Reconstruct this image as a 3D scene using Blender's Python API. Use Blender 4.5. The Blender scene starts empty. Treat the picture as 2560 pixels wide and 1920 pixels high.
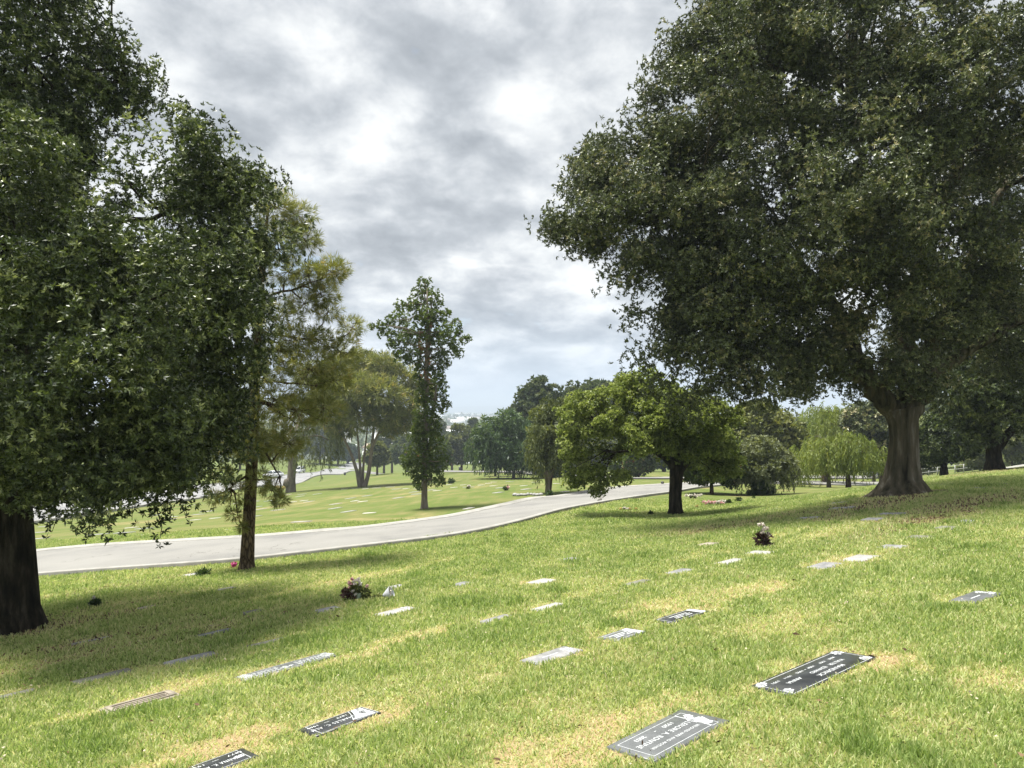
import bpy, math
import numpy as np
from mathutils import Vector, Matrix

# ------------------------------------------------------------------ camera, sky, sun, exposure
S = bpy.context.scene
C = S.collection
F, HZ, HC = 1862.0, 1022.0, 1.9          # focal length and horizon row (2560 px frame), eye height in m
cam_d = bpy.data.cameras.new('camera')
cam = bpy.data.objects.new('camera', cam_d); C.objects.link(cam)
cam.location = (0, 0, HC)
cam_d.sensor_width = 36.0; cam_d.lens = 36.0 * F / 2560
cam_d.clip_start = 0.05; cam_d.clip_end = 30000
cam.rotation_euler = (math.radians(90), 0, 0)
cam_d.shift_y = (HZ - 960) / 2560
S.camera = cam

SUN_EL, SUN_AZ = math.radians(74), math.radians(292)      # azimuth from +y clockwise: high, to the left and a little ahead
sun_d = bpy.data.lights.new('sun', 'SUN'); sun = bpy.data.objects.new('sun', sun_d); C.objects.link(sun)
sun_d.energy = 3.1; sun_d.angle = math.radians(15); sun_d.color = (1.0, 0.97, 0.90)
sd = Vector((math.sin(SUN_AZ) * math.cos(SUN_EL), math.cos(SUN_AZ) * math.cos(SUN_EL), math.sin(SUN_EL)))
sun.rotation_euler = sd.to_track_quat('Z', 'Y').to_euler()
sun.location = (0, -20, 60)

W = bpy.data.worlds.new('World'); S.world = W; W.use_nodes = True
def build_world():
    nt = W.node_tree; nt.nodes.clear(); N = nt.nodes.new; L = nt.links.new
    out = N('ShaderNodeOutputWorld'); mix = N('ShaderNodeMixShader')
    bs, bc = N('ShaderNodeBackground'), N('ShaderNodeBackground')
    sky = N('ShaderNodeTexSky'); sky.sky_type = 'NISHITA'; sky.sun_disc = False
    sky.sun_elevation = SUN_EL; sky.sun_rotation = SUN_AZ
    bs.inputs['Strength'].default_value = 0.1; L(sky.outputs[0], bs.inputs[0])
    tc = N('ShaderNodeTexCoord'); sep = N('ShaderNodeSeparateXYZ'); L(tc.outputs['Generated'], sep.inputs[0])
    def m(op, a, b=None, c=None):
        n = N('ShaderNodeMath'); n.operation = op
        for i, v in enumerate((a, b, c)):
            if v is None: continue
            if isinstance(v, (int, float)): n.inputs[i].default_value = v
            else: L(v, n.inputs[i])
        return n.outputs[0]
    zz = m('ADD', m('MAXIMUM', sep.outputs[2], 0.0), 0.30)
    comb = N('ShaderNodeCombineXYZ')
    L(m('DIVIDE', sep.outputs[0], zz), comb.inputs[0]); L(m('DIVIDE', sep.outputs[1], zz), comb.inputs[1])
    def noise(scale, detail, rough, off, dist=0.0):
        mp = N('ShaderNodeMapping'); mp.inputs['Location'].default_value = off
        mp.inputs['Scale'].default_value = (1.0, 0.9, 1.0)
        n = N('ShaderNodeTexNoise'); n.inputs['Scale'].default_value = scale; n.inputs['Detail'].default_value = detail
        n.inputs['Roughness'].default_value = rough; n.inputs['Distortion'].default_value = dist
        L(comb.outputs[0], mp.inputs[0]); L(mp.outputs[0], n.inputs['Vector']); return n.outputs['Fac']
    n1 = noise(2.6, 7.0, 0.52, (3.1, 7.7, 0.0), 0.15); n2 = noise(6.5, 8.0, 0.60, (9.4, 1.3, 2.0), 0.2)
    v = m('ADD', m('MULTIPLY', n1, 0.62), m('MULTIPLY', n2, 0.38))
    cr = N('ShaderNodeValToRGB'); e = cr.color_ramp; e.elements[0].position = 0.39; e.elements[0].color = (0.275, 0.298, 0.325, 1)
    e.elements[1].position = 0.60; e.elements[1].color = (0.72, 0.73, 0.725, 1)
    a = e.elements.new(0.455); a.color = (0.365, 0.39, 0.418, 1)
    a = e.elements.new(0.50); a.color = (0.465, 0.488, 0.512, 1)
    a = e.elements.new(0.545); a.color = (0.585, 0.603, 0.615, 1)
    L(v, cr.inputs[0])
    hz = N('ShaderNodeMixRGB'); hz.inputs[2].default_value = (0.44, 0.535, 0.66, 1)     # bluer, smoother air low over the plain
    f = m('MULTIPLY', m('POWER', m('SUBTRACT', 1.0, m('MINIMUM', m('MULTIPLY', m('MAXIMUM', sep.outputs[2], 0.0), 5.0), 1.0)), 2.0), 0.85)
    L(f, hz.inputs[0]); L(cr.outputs[0], hz.inputs[1])
    sc = N('ShaderNodeVectorMath'); sc.operation = 'SCALE'; sc.inputs['Scale'].default_value = 4.6
    L(hz.outputs[0], sc.inputs[0]); L(sc.outputs[0], bc.inputs[0]); bc.inputs['Strength'].default_value = 0.1
    cov = N('ShaderNodeMapRange'); cov.inputs[1].default_value = 0.30; cov.inputs[2].default_value = 0.37
    cov.inputs[3].default_value = 0.60; cov.inputs[4].default_value = 1.0; L(n1, cov.inputs[0])
    L(cov.outputs[0], mix.inputs[0]); L(bs.outputs[0], mix.inputs[1]); L(bc.outputs[0], mix.inputs[2]); L(mix.outputs[0], out.inputs[0])
build_world()
vs = S.view_settings
vs.view_transform = 'Standard'; vs.look = 'None'; vs.exposure = 1.75; vs.gamma = 1.0; vs.use_curve_mapping = False
S.render.engine = 'CYCLES'
cy = S.cycles
cy.max_bounces = 8; cy.diffuse_bounces = 5; cy.glossy_bounces = 2; cy.transmission_bounces = 6; cy.volume_bounces = 0
cy.transparent_max_bounces = 8; cy.use_denoising = True; cy.denoising_prefilter = 'ACCURATE'; cy.sample_clamp_indirect = 4.0; cy.caustics_reflective = False; cy.caustics_refractive = False

# ------------------------------------------------------------------ helpers
def tag(o, label=None, cat=None, group=None, kind=None):
    for k, v in (('label', label), ('category', cat), ('group', group), ('kind', kind)):
        if v: o[k] = v
    return o

def mesh_np(name, V, Fs, mat=None, attrs=None, smooth=False):
    V = np.asarray(V, np.float32)
    Fs = [np.asarray(f, np.int32) for f in (Fs if isinstance(Fs, (list, tuple)) else [Fs]) if len(f)]
    me = bpy.data.meshes.new(name)
    me.vertices.add(len(V)); me.vertices.foreach_set('co', V.ravel())
    idx = np.concatenate([f.ravel() for f in Fs]); cnt = np.concatenate([np.full(len(f), f.shape[1], np.int32) for f in Fs])
    me.loops.add(len(idx)); me.loops.foreach_set('vertex_index', idx)
    me.polygons.add(len(cnt)); st = np.zeros(len(cnt), np.int32); st[1:] = np.cumsum(cnt)[:-1]
    me.polygons.foreach_set('loop_start', st)
    if smooth: me.polygons.foreach_set('use_smooth', np.ones(len(cnt), bool))
    for k, a in (attrs or {}).items():
        at_ = me.attributes.new(k, 'FLOAT', 'POINT'); at_.data.foreach_set('value', np.asarray(a, np.float32))
    me.update(calc_edges=True); me.validate()
    if mat: me.materials.append(mat)
    return me

def link(name, data, parent=None, loc=(0, 0, 0), rot=None):
    o = bpy.data.objects.new(name, data); C.objects.link(o)
    o.location = loc
    if rot is not None: o.rotation_euler = rot
    if parent is not None: o.parent = parent
    return o

class MB:
    """collects shapes into one mesh"""
    def __init__(s): s.V, s.F, s.n, s.A = [], {}, 0, []
    def add(s, V, Fs, tint=0.5):
        V = np.asarray(V, float)
        for f in (Fs if isinstance(Fs, list) and len(Fs) and not isinstance(Fs[0], list) else [Fs]):
            f = np.asarray(f, int)
            if len(f): s.F.setdefault(f.shape[1], []).append(f + s.n)
        s.V.append(V); s.n += len(V); s.A.append(np.broadcast_to(np.asarray(tint, float), (len(V),)))
        return s
    def mesh(s, name, mat, smooth=False):
        return mesh_np(name, np.concatenate(s.V), [np.concatenate(v) for v in s.F.values()], mat, {'tint': np.concatenate(s.A)}, smooth)
    def box(s, c, d, tint=0.5, R=None, taper=1.0):
        c = np.asarray(c, float); hx, hy, hz = np.asarray(d, float) / 2
        V = np.array([[x * (taper if z > 0 else 1), y * (taper if z > 0 else 1), z] for z in (-hz, hz) for x, y in ((-hx, -hy), (hx, -hy), (hx, hy), (-hx, hy))])
        if R is not None: V = V @ np.asarray(R).T
        return s.add(V + c, [[0, 3, 2, 1], [4, 5, 6, 7], [0, 1, 5, 4], [1, 2, 6, 5], [2, 3, 7, 6], [3, 0, 4, 7]], tint)
    def lathe(s, prof, n=16, c=(0, 0, 0), tint=0.5, cap=True):
        prof = np.asarray(prof, float); a = np.linspace(0, 2 * math.pi, n, endpoint=False)
        V = np.concatenate([np.stack([r * np.cos(a), r * np.sin(a), np.full(n, z)], 1) for r, z in prof]) + np.asarray(c, float)
        q = [[i * n + j, i * n + (j + 1) % n, (i + 1) * n + (j + 1) % n, (i + 1) * n + j] for i in range(len(prof) - 1) for j in range(n)]
        s.add(V, np.array(q), tint)
        if cap:
            s.F.setdefault(n, []).append(np.array([[s.n - n + j for j in range(n)]])); s.F[n].append(np.array([[s.n - n * len(prof) + j for j in range(n)][::-1]]))
        return s
    def tube(s, P, R, n=8, tint=0.5, flute=None, cap=True):
        V, Q = tube(P, R, n, flute); s.add(V, Q, tint)
        if cap: s.F.setdefault(n, []).append(np.array([[s.n - n + j for j in range(n)]]))
        return s
    def prism(s, poly, z0, z1, tint=0.5):
        poly = np.asarray(poly, float); n = len(poly)
        V = np.concatenate([np.c_[poly, np.full(n, z0)], np.c_[poly, np.full(n, z1)]])
        s.add(V, [np.array([[j, (j + 1) % n, n + (j + 1) % n, n + j] for j in range(n)]), np.array([[n + j for j in range(n)]]), np.array([[j for j in range(n)][::-1]])], tint)
        return s

def nrm(a): return a / np.maximum(np.linalg.norm(a, axis=-1, keepdims=True), 1e-9)

def tube(P, R, n=8, flute=None):
    P = np.asarray(P, float); R = np.asarray(R, float)
    T = nrm(np.gradient(P, axis=0)); ref = np.array([1., 0, 0]) if abs(T[0][0]) < 0.9 else np.array([0, 1., 0])
    u = nrm(ref - T[0] * (ref @ T[0])); a = np.linspace(0, 2 * math.pi, n, endpoint=False); V = []
    for i in range(len(P)):
        u = nrm(u - T[i] * (u @ T[i])); w = np.cross(T[i], u)
        r = R[i] * (np.ones(n) if flute is None else flute(a, i / (len(P) - 1)))
        V.append(P[i] + (np.cos(a) * r)[:, None] * u + (np.sin(a) * r)[:, None] * w)
    q = np.array([[i * n + j, i * n + (j + 1) % n, (i + 1) * n + (j + 1) % n, (i + 1) * n + j] for i in range(len(P) - 1) for j in range(n)])
    return np.concatenate(V), q

def vnoise(p, seed=0):
    """smooth lattice noise in 0..1, p (n,2) or (n,3)"""
    p = np.asarray(p, float)
    if p.shape[1] == 2: p = np.c_[p, np.zeros(len(p))]
    i = np.floor(p).astype(np.int64); f = p - i; f = f * f * (3 - 2 * f); r = 0
    for dx in (0, 1):
        for dy in (0, 1):
            for dz in (0, 1):
                h = ((i[:, 0] + dx) * 374761393 + (i[:, 1] + dy) * 668265263 + (i[:, 2] + dz) * 2147483647 + seed * 1274126177) & 0xffffffff
                h = ((h ^ (h >> 13)) * 1274126177) & 0xffffffff; h = h ^ (h >> 16)
                w = (f[:, 0] if dx else 1 - f[:, 0]) * (f[:, 1] if dy else 1 - f[:, 1]) * (f[:, 2] if dz else 1 - f[:, 2])
                r = r + w * (h & 0xffff) / 65535.0
    return r
def fbm(p, seed=0, o=3):
    p = np.asarray(p, float); return sum(vnoise(p * 2 ** k + k * 17.3, seed + k) * 0.5 ** k for k in range(o)) / sum(0.5 ** k for k in range(o))

# ------------------------------------------------------------------ the lie of the land
GX, GY = 0.087, -0.063
def U(px): return (px - 1280.0) / F
def Q(py): return -(py - HZ) / F
NEAR = [(75, 1441, 17.9), (350, 1424, 17.2), (600, 1408, 16.9), (926, 1371, 17.6), (1157, 1343, 18.8), (1284, 1313, 21), (1389, 1279, 25),
        (1504, 1258, 28.5), (1620, 1240, 33), (1736, 1221, 40), (1852, 1209.5, 48), (1946, 1210.5, 54), (2067, 1212.5, 59), (2210, 1215, 63)]
FARPX = np.array([(-400, 1392), (75, 1377), (579, 1348), (810, 1333), (1042, 1308), (1157, 1288), (1273, 1261), (1389, 1244), (1504, 1223), (1620, 1215), (1736, 1207.5), (1852, 1203), (1946, 1203.5), (2067, 1205), (2210, 1207)])
ST_NEAR = [(-40, 1325, 48), (170, 1297, 58), (513, 1245, 90), (683, 1219, 135), (752, 1210, 155), (856, 1187, 225), (887, 1179, 262)]
ST_FAR = [(0, 1272, 72), (170, 1252, 82), (523, 1213, 114), (620, 1205, 137), (704, 1191, 162), (814, 1173, 240), (866, 1160, 297)]
CR_NEAR = [(910, 1181, 240), (1100, 1181, 150), (1300, 1184, 112), (1420, 1190, 92), (1540, 1198, 80), (1660, 1199, 75), (1800, 1198, 78), (1970, 1197, 85), (2210, 1197, 95)]
CR_FAR = [(910, 1176, 262), (1100, 1176.5, 168), (1300, 1178.5, 126), (1420, 1180, 108), (1540, 1194.5, 87), (1660, 1195, 82), (1800, 1194, 86), (1970, 1189, 98), (2210, 1189, 108)]
def offset_curve(P, d):
    P = np.asarray(P, float); T = nrm(np.gradient(P, axis=0)); return P + d * np.c_[-T[:, 1], T[:, 0]]
ROAD_W = 6.2
def smooth_curve(P, n):
    P = np.asarray(P, float); t = np.r_[0, np.cumsum(np.linalg.norm(np.diff(P, axis=0), axis=1))]
    s = np.linspace(0, t[-1], n); Z = np.stack([np.interp(s, t, P[:, k]) for k in range(P.shape[1])], 1)
    for _ in range(n // 22): Z[1:-1] = (Z[:-2] + 2 * Z[1:-1] + Z[2:]) / 4
    return Z
def plan(L): return np.array([(U(a) * d, d) for a, b, d in L])
road_near = smooth_curve(np.r_[[[-30, 19.6], [-20, 18.4]], plan(NEAR), [[46, 66], [70, 70]]], 160)
road_far = offset_curve(road_near, ROAD_W)
CTRL = list(NEAR)
_fs = [i for i in range(20, 150, 6) if -16 < road_far[i, 0] < 31]
for i in _fs:
    x, y = road_far[i]; px = 1280 + F * x / y; CTRL.append((px, float(np.interp(px, FARPX[:, 0], FARPX[:, 1])), y))
CTRL += ST_NEAR + ST_FAR + CR_NEAR + CR_FAR
CTRL += [(905, 1217, 80), (727, 1231, 84), (943, 1186, 150), (1061, 1271, 36), (1325, 1240, 38), (1372, 1233, 42), (1510, 1215, 48), (1284, 1197, 90),
         (1238, 1190, 100), (1336, 1188, 108), (1354, 1195, 92), (1689, 1288, 23), (1780, 1235, 36), (1905, 1238, 36), (2072, 1218, 46), (2120, 1220, 46),
         (2360, 1191, 45), (2488, 1173, 34), (2560, 1170, 34), (2257, 1233, 19.8), (2560, 1166, 70), (2300, 1184, 110), (2500, 1168, 90), (2000, 1180, 150), (1700, 1180, 150),
         (1500, 1176, 150), (1000, 1163, 300), (1200, 1158, 300), (1500, 1155, 300), (400, 1165, 200), (100, 1160, 200), (2300, 1160, 250), (-300, 1200, 150), (-300, 1420, 24), (2900, 1120, 60), (2900, 1170, 24),
         (300, 1320, 40), (900, 1290, 34), (600, 1290, 44)]
CT = np.array(CTRL); cu, cv, cq, cdist = U(CT[:, 0]), np.log(CT[:, 2]), Q(CT[:, 1]), CT[:, 2]
cres = cq - (GX * cu + GY - HC / cdist)
# zero residual on the near slope
gu, gv = np.meshgrid(np.linspace(-1.3, 1.3, 9), np.log([2.5, 5, 8, 11.5])); gu, gv = gu.ravel(), gv.ravel()
KV = 0.55
PT = np.c_[np.r_[cu, gu], KV * np.r_[cv, gv]]; RS = np.r_[cres, np.zeros(len(gu))]
def tps(d): return np.where(d > 1e-9, d * d * np.log(np.maximum(d, 1e-9)), 0)
_n = len(PT); K = tps(np.linalg.norm(PT[:, None] - PT[None], axis=2)) + 6e-4 * np.eye(_n); Pm = np.c_[np.ones(_n), PT]
SOL = np.linalg.solve(np.block([[K, Pm], [Pm.T, np.zeros((3, 3))]]), np.r_[RS, 0, 0, 0])
PLAIN = -25.5
def H(x, y):
    x = np.atleast_1d(np.asarray(x, float)); y = np.atleast_1d(np.asarray(y, float)); x, y = np.broadcast_arrays(x, y)
    shp = x.shape; x = x.ravel(); y = y.ravel(); out = np.empty(len(x))
    for a in range(0, len(x), 40000):
        xs, ys = x[a:a + 40000], y[a:a + 40000]; yc = np.clip(ys, 3.0, 330.0); u = np.clip(xs / yc, -1.25, 1.25); p = np.c_[u, KV * np.log(yc)]
        r = tps(np.linalg.norm(p[:, None] - PT[None], axis=2)) @ SOL[:_n] + np.c_[np.ones(len(p)), p] @ SOL[_n:]
        w = np.clip((ys - 3) / 6, 0, 1); w = w * w * (3 - 2 * w)
        z = HC + yc * (GX * u + GY - HC / yc + w * r); z = np.where(ys < 3, GX * np.clip(xs, -30, 30) + GY * ys, z)
        t = np.clip((np.hypot(xs, ys) - 300) / 150, 0, 1); t = t * t * (3 - 2 * t)
        out[a:a + 40000] = z * (1 - t) + PLAIN * t
    return out.reshape(shp)
def h1(x, y): return float(H(x, y).ravel()[0])
def normal(x, y, e=0.15):
    return Vector((-(h1(x + e, y) - h1(x - e, y)) / (2 * e), -(h1(x, y + e) - h1(x, y - e)) / (2 * e), 1)).normalized()
_ys = np.exp(np.linspace(math.log(1.6), math.log(320), 900))
def at(px, py):
    """the spot of ground seen at this place of the photograph"""
    z = H(U(px) * _ys, _ys); d = (HC + Q(py) * _ys) - z; k = np.nonzero(d < 0)[0]
    if not len(k): y = _ys[-1]
    else:
        i = k[0]; y = _ys[i] if i == 0 else _ys[i - 1] + (_ys[i] - _ys[i - 1]) * d[i - 1] / (d[i - 1] - d[i] + 1e-12)
    return np.array([U(px) * y, y, h1(U(px) * y, y)])
def ground(px, y): return np.array([U(px) * y, y, h1(U(px) * y, y)])

# ------------------------------------------------------------------ materials
def new_mat(name):
    m = bpy.data.materials.new(name); m.use_nodes = True; nt = m.node_tree; nt.nodes.clear()
    out = nt.nodes.new('ShaderNodeOutputMaterial'); b = nt.nodes.new('ShaderNodeBsdfPrincipled'); nt.links.new(b.outputs[0], out.inputs[0])
    return m, nt, b, out
def ramp(nt, fac, stops):
    r = nt.nodes.new('ShaderNodeValToRGB'); e = r.color_ramp
    while len(e.elements) < len(stops): e.elements.new(0.5)
    for k, (p, c) in enumerate(stops): e.elements[k].position = p; e.elements[k].color = (*c, 1)
    nt.links.new(fac, r.inputs[0]); return r.outputs[0]
def attr(nt, name):
    a = nt.nodes.new('ShaderNodeAttribute'); a.attribute_name = name; return a.outputs['Fac']
def nnoise(nt, scale, detail=4, rough=0.55, stretch=(1, 1, 1), coord='Object', rotz=0.0):
    tc = nt.nodes.new('ShaderNodeTexCoord'); mp = nt.nodes.new('ShaderNodeMapping'); mp.inputs['Scale'].default_value = stretch; mp.inputs['Rotation'].default_value = (0, 0, rotz)
    n = nt.nodes.new('ShaderNodeTexNoise'); n.inputs['Scale'].default_value = scale; n.inputs['Detail'].default_value = detail; n.inputs['Roughness'].default_value = rough
    nt.links.new(tc.outputs[coord], mp.inputs[0]); nt.links.new(mp.outputs[0], n.inputs['Vector']); return n.outputs['Fac']
def mathn(nt, op, a, b=None, clamp=False):
    n = nt.nodes.new('ShaderNodeMath'); n.operation = op; n.use_clamp = clamp
    for i, v in enumerate((a, b)):
        if v is None: continue
        if isinstance(v, (int, float)): n.inputs[i].default_value = v
        else: nt.links.new(v, n.inputs[i])
    return n.outputs[0]
def bump(nt, b, h, strength, dist):
    n = nt.nodes.new('ShaderNodeBump'); n.inputs['Strength'].default_value = strength; n.inputs['Distance'].default_value = dist
    nt.links.new(h, n.inputs['Height']); nt.links.new(n.outputs[0], b.inputs['Normal'])
def leaf_mat(name, stops, rough=0.5, spec=0.3, transl=0.25, tcol=None):
    m, nt, b, out = new_mat(name)
    col = ramp(nt, attr(nt, 'tint'), stops); nt.links.new(col, b.inputs['Base Color'])
    b.inputs['Roughness'].default_value = rough; b.inputs['Specular IOR Level'].default_value = spec
    if transl:
        t = nt.nodes.new('ShaderNodeBsdfTranslucent'); mx = nt.nodes.new('ShaderNodeMixShader'); mx.inputs[0].default_value = transl
        g = nt.nodes.new('ShaderNodeMixRGB'); g.blend_type = 'MULTIPLY'; g.inputs[0].default_value = 1; g.inputs[2].default_value = (*(tcol or (1.3, 1.25, 0.5)), 1)
        nt.links.new(col, g.inputs[1]); nt.links.new(g.outputs[0], t.inputs[0])
        nt.links.new(b.outputs[0], mx.inputs[1]); nt.links.new(t.outputs[0], mx.inputs[2]); nt.links.new(mx.outputs[0], out.inputs[0])
    return m
def noise_mat(name, stops, scale, rough=0.8, spec=0.2, bstr=0.0, bdist=0.01, stretch=(1, 1, 1), detail=6, metal=0.0, bscale=None):
    m, nt, b, out = new_mat(name); n = nnoise(nt, scale, detail, 0.6, stretch)
    nt.links.new(ramp(nt, n, stops), b.inputs['Base Color']); b.inputs['Roughness'].default_value = rough; b.inputs['Specular IOR Level'].default_value = spec; b.inputs['Metallic'].default_value = metal
    if bstr: bump(nt, b, nnoise(nt, bscale or scale * 2, 5, 0.65, stretch), bstr, bdist)
    return m
def flat(c, v=0.08): return [(0.3, tuple(x * (1 - v) for x in c)), (0.7, tuple(min(1, x * (1 + v)) for x in c))]

M = {}
M['oak_leaf'] = leaf_mat('oak_leaf', [(0.0, (0.016, 0.027, 0.009)), (0.5, (0.078, 0.108, 0.036)), (0.8, (0.19, 0.225, 0.09)), (1.0, (0.42, 0.45, 0.24))], 0.42, 0.45, 0.14, (1.15, 1.2, 0.5))
M['oak_leaf_olive'] = leaf_mat('oak_leaf_olive', [(0.0, (0.018, 0.026, 0.010)), (0.5, (0.100, 0.124, 0.052)), (0.8, (0.215, 0.24, 0.118)), (1.0, (0.38, 0.34, 0.20))], 0.42, 0.45, 0.14, (1.15, 1.15, 0.55))
M['fresh_leaf'] = leaf_mat('fresh_leaf', [(0.0, (0.085, 0.115, 0.032)), (0.5, (0.215, 0.265, 0.078)), (1.0, (0.38, 0.42, 0.16))], 0.45, 0.35, 0.35, (1.15, 1.2, 0.6))
M['pine_needle'] = leaf_mat('pine_needle', [(0.0, (0.09, 0.115, 0.034)), (0.5, (0.22, 0.24, 0.078)), (0.8, (0.38, 0.345, 0.14)), (1.0, (0.42, 0.29, 0.13))], 0.5, 0.3, 0.30)
M['slim_leaf'] = leaf_mat('slim_leaf', [(0.0, (0.044, 0.069, 0.019)), (0.5, (0.100, 0.144, 0.035)), (0.9, (0.163, 0.200, 0.062)), (1.0, (0.250, 0.125, 0.062))], 0.45, 0.35, 0.35)
M['dark_leaf'] = leaf_mat('dark_leaf', [(0.0, (0.034, 0.063, 0.028)), (0.6, (0.076, 0.124, 0.046)), (1.0, (0.138, 0.190, 0.075))], 0.5, 0.25, 0.30)
M['willow_leaf'] = leaf_mat('willow_leaf', [(0.0, (0.103, 0.144, 0.034)), (0.5, (0.196, 0.247, 0.057)), (1.0, (0.333, 0.356, 0.115))], 0.5, 0.25, 0.40)
M['grey_leaf'] = leaf_mat('grey_leaf', [(0.0, (0.077, 0.094, 0.050)), (0.5, (0.154, 0.176, 0.094)), (1.0, (0.242, 0.264, 0.154))], 0.55, 0.25, 0.30)
M['olive_leaf'] = leaf_mat('olive_leaf', [(0.0, (0.060, 0.079, 0.031)), (0.5, (0.126, 0.150, 0.054)), (1.0, (0.228, 0.240, 0.102))], 0.5, 0.25, 0.35)
M['far_leaf'] = leaf_mat('far_leaf', [(0.0, (0.05, 0.075, 0.034)), (0.5, (0.11, 0.14, 0.064)), (1.0, (0.19, 0.205, 0.10))], 0.6, 0.15, 0.25)
M['pale_bush'] = leaf_mat('pale_bush', [(0.0, (0.09, 0.12, 0.05)), (0.5, (0.2, 0.24, 0.11)), (1.0, (0.36, 0.38, 0.2))], 0.6, 0.2, 0.25)
M['bark_dark'] = noise_mat('bark_dark', [(0.34, (0.007, 0.006, 0.004)), (0.5, (0.026, 0.022, 0.015)), (0.72, (0.085, 0.072, 0.053))], 11, 0.95, 0.1, 1.0, 0.06, (1, 1, 0.22), 9, 0.0, 20)
M['bark_old'] = noise_mat('bark_old', [(0.34, (0.022, 0.020, 0.013)), (0.46, (0.085, 0.076, 0.05)), (0.56, (0.125, 0.105, 0.075)), (0.68, (0.27, 0.25, 0.205))], 4.5, 0.95, 0.1, 1.0, 0.08, (1, 1, 0.12), 10, 0.0, 13)
def pine_bark():
    m, nt, b, out = new_mat('bark_pine'); tc = nt.nodes.new('ShaderNodeTexCoord'); mp = nt.nodes.new('ShaderNodeMapping'); mp.inputs['Scale'].default_value = (1, 1, 0.32)
    v = nt.nodes.new('ShaderNodeTexVoronoi'); v.feature = 'DISTANCE_TO_EDGE'; v.inputs['Scale'].default_value = 17
    nz = nt.nodes.new('ShaderNodeTexNoise'); nz.inputs['Scale'].default_value = 12; ad = nt.nodes.new('ShaderNodeMixRGB'); ad.inputs[0].default_value = 0.06
    nt.links.new(tc.outputs['Object'], mp.inputs[0]); nt.links.new(mp.outputs[0], ad.inputs[1]); nt.links.new(mp.outputs[0], nz.inputs['Vector']); nt.links.new(nz.outputs['Color'], ad.inputs[2]); nt.links.new(ad.outputs[0], v.inputs['Vector'])
    f = mathn(nt, 'ADD', mathn(nt, 'MULTIPLY', v.outputs[0], 2.2), mathn(nt, 'MULTIPLY', nnoise(nt, 25, 4), 0.35))
    nt.links.new(ramp(nt, f, [(0.15, (0.02, 0.014, 0.009)), (0.4, (0.095, 0.068, 0.042)), (0.8, (0.19, 0.14, 0.09))]), b.inputs['Base Color']); b.inputs['Roughness'].default_value = 0.95; b.inputs['Specular IOR Level'].default_value = 0.1
    bump(nt, b, f, 0.9, 0.03); return m
M['bark_pine'] = pine_bark()
M['bark_grey'] = noise_mat('bark_grey', [(0.3, (0.11, 0.09, 0.07)), (0.7, (0.27, 0.235, 0.19))], 6, 0.95, 0.1, 0.7, 0.03, (1, 1, 0.25))
M['bark_brown'] = noise_mat('bark_brown', [(0.3, (0.05, 0.034, 0.022)), (0.7, (0.13, 0.09, 0.06))], 8, 0.95, 0.1, 0.7, 0.02, (1, 1, 0.3))
def stone(name, stops, scale=90, rough=0.35, spec=0.5, weather=None):
    m, nt, b, out = new_mat(name); n = nnoise(nt, scale, 6, 0.7); w = nnoise(nt, 5, 5, 0.65)
    c = ramp(nt, n, stops)
    mx = nt.nodes.new('ShaderNodeMixRGB'); nt.links.new(ramp(nt, w, [(0.42, (0, 0, 0)), (0.72, (0.8, 0.8, 0.8))]), mx.inputs[0]); nt.links.new(c, mx.inputs[1]); mx.inputs[2].default_value = (*(weather or stops[-1][1]), 1)
    nt.links.new(mx.outputs[0], b.inputs['Base Color']); b.inputs['Roughness'].default_value = rough; b.inputs['Specular IOR Level'].default_value = spec
    bump(nt, b, n, 0.15, 0.002); return m
M['dark_granite'] = stone('dark_granite', [(0.35, (0.014, 0.016, 0.018)), (0.7, (0.04, 0.043, 0.046))], 120, 0.3, 0.45, (0.06, 0.062, 0.06))
M['slate_granite'] = stone('slate_granite', [(0.35, (0.07, 0.075, 0.075)), (0.7, (0.12, 0.127, 0.13))], 120, 0.38, 0.5, (0.15, 0.155, 0.16))
M['grey_granite'] = stone('grey_granite', [(0.35, (0.135, 0.135, 0.14)), (0.7, (0.225, 0.225, 0.23))], 110, 0.5, 0.4, (0.38, 0.37, 0.36))
M['pale_granite'] = stone('pale_granite', [(0.35, (0.22, 0.22, 0.217)), (0.7, (0.34, 0.338, 0.33))], 90, 0.6, 0.4, (0.42, 0.40, 0.36))
M['tan_stone'] = stone('tan_stone', [(0.35, (0.24, 0.21, 0.165)), (0.7, (0.40, 0.355, 0.29))], 60, 0.8, 0.2, (0.22, 0.19, 0.15))
M['mossy_stone'] = stone('mossy_stone', [(0.35, (0.13, 0.13, 0.105)), (0.7, (0.24, 0.235, 0.20))], 60, 0.8, 0.2, (0.12, 0.125, 0.075))
M['engraving'] = noise_mat('engraving', flat((0.52, 0.54, 0.55), 0.14), 40, 0.7, 0.2)
M['engraving_worn'] = noise_mat('engraving_worn', flat((0.46, 0.48, 0.48), 0.15), 40, 0.7, 0.2)
M['concrete'] = noise_mat('concrete', [(0.3, (0.42, 0.40, 0.36)), (0.7, (0.58, 0.56, 0.52))], 6, 0.9, 0.15, 0.3, 0.01)
M['kerb_concrete'] = noise_mat('kerb_concrete', [(0.3, (0.22, 0.213, 0.195)), (0.7, (0.33, 0.32, 0.295))], 3, 0.9, 0.15, 0.2, 0.01)
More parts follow.
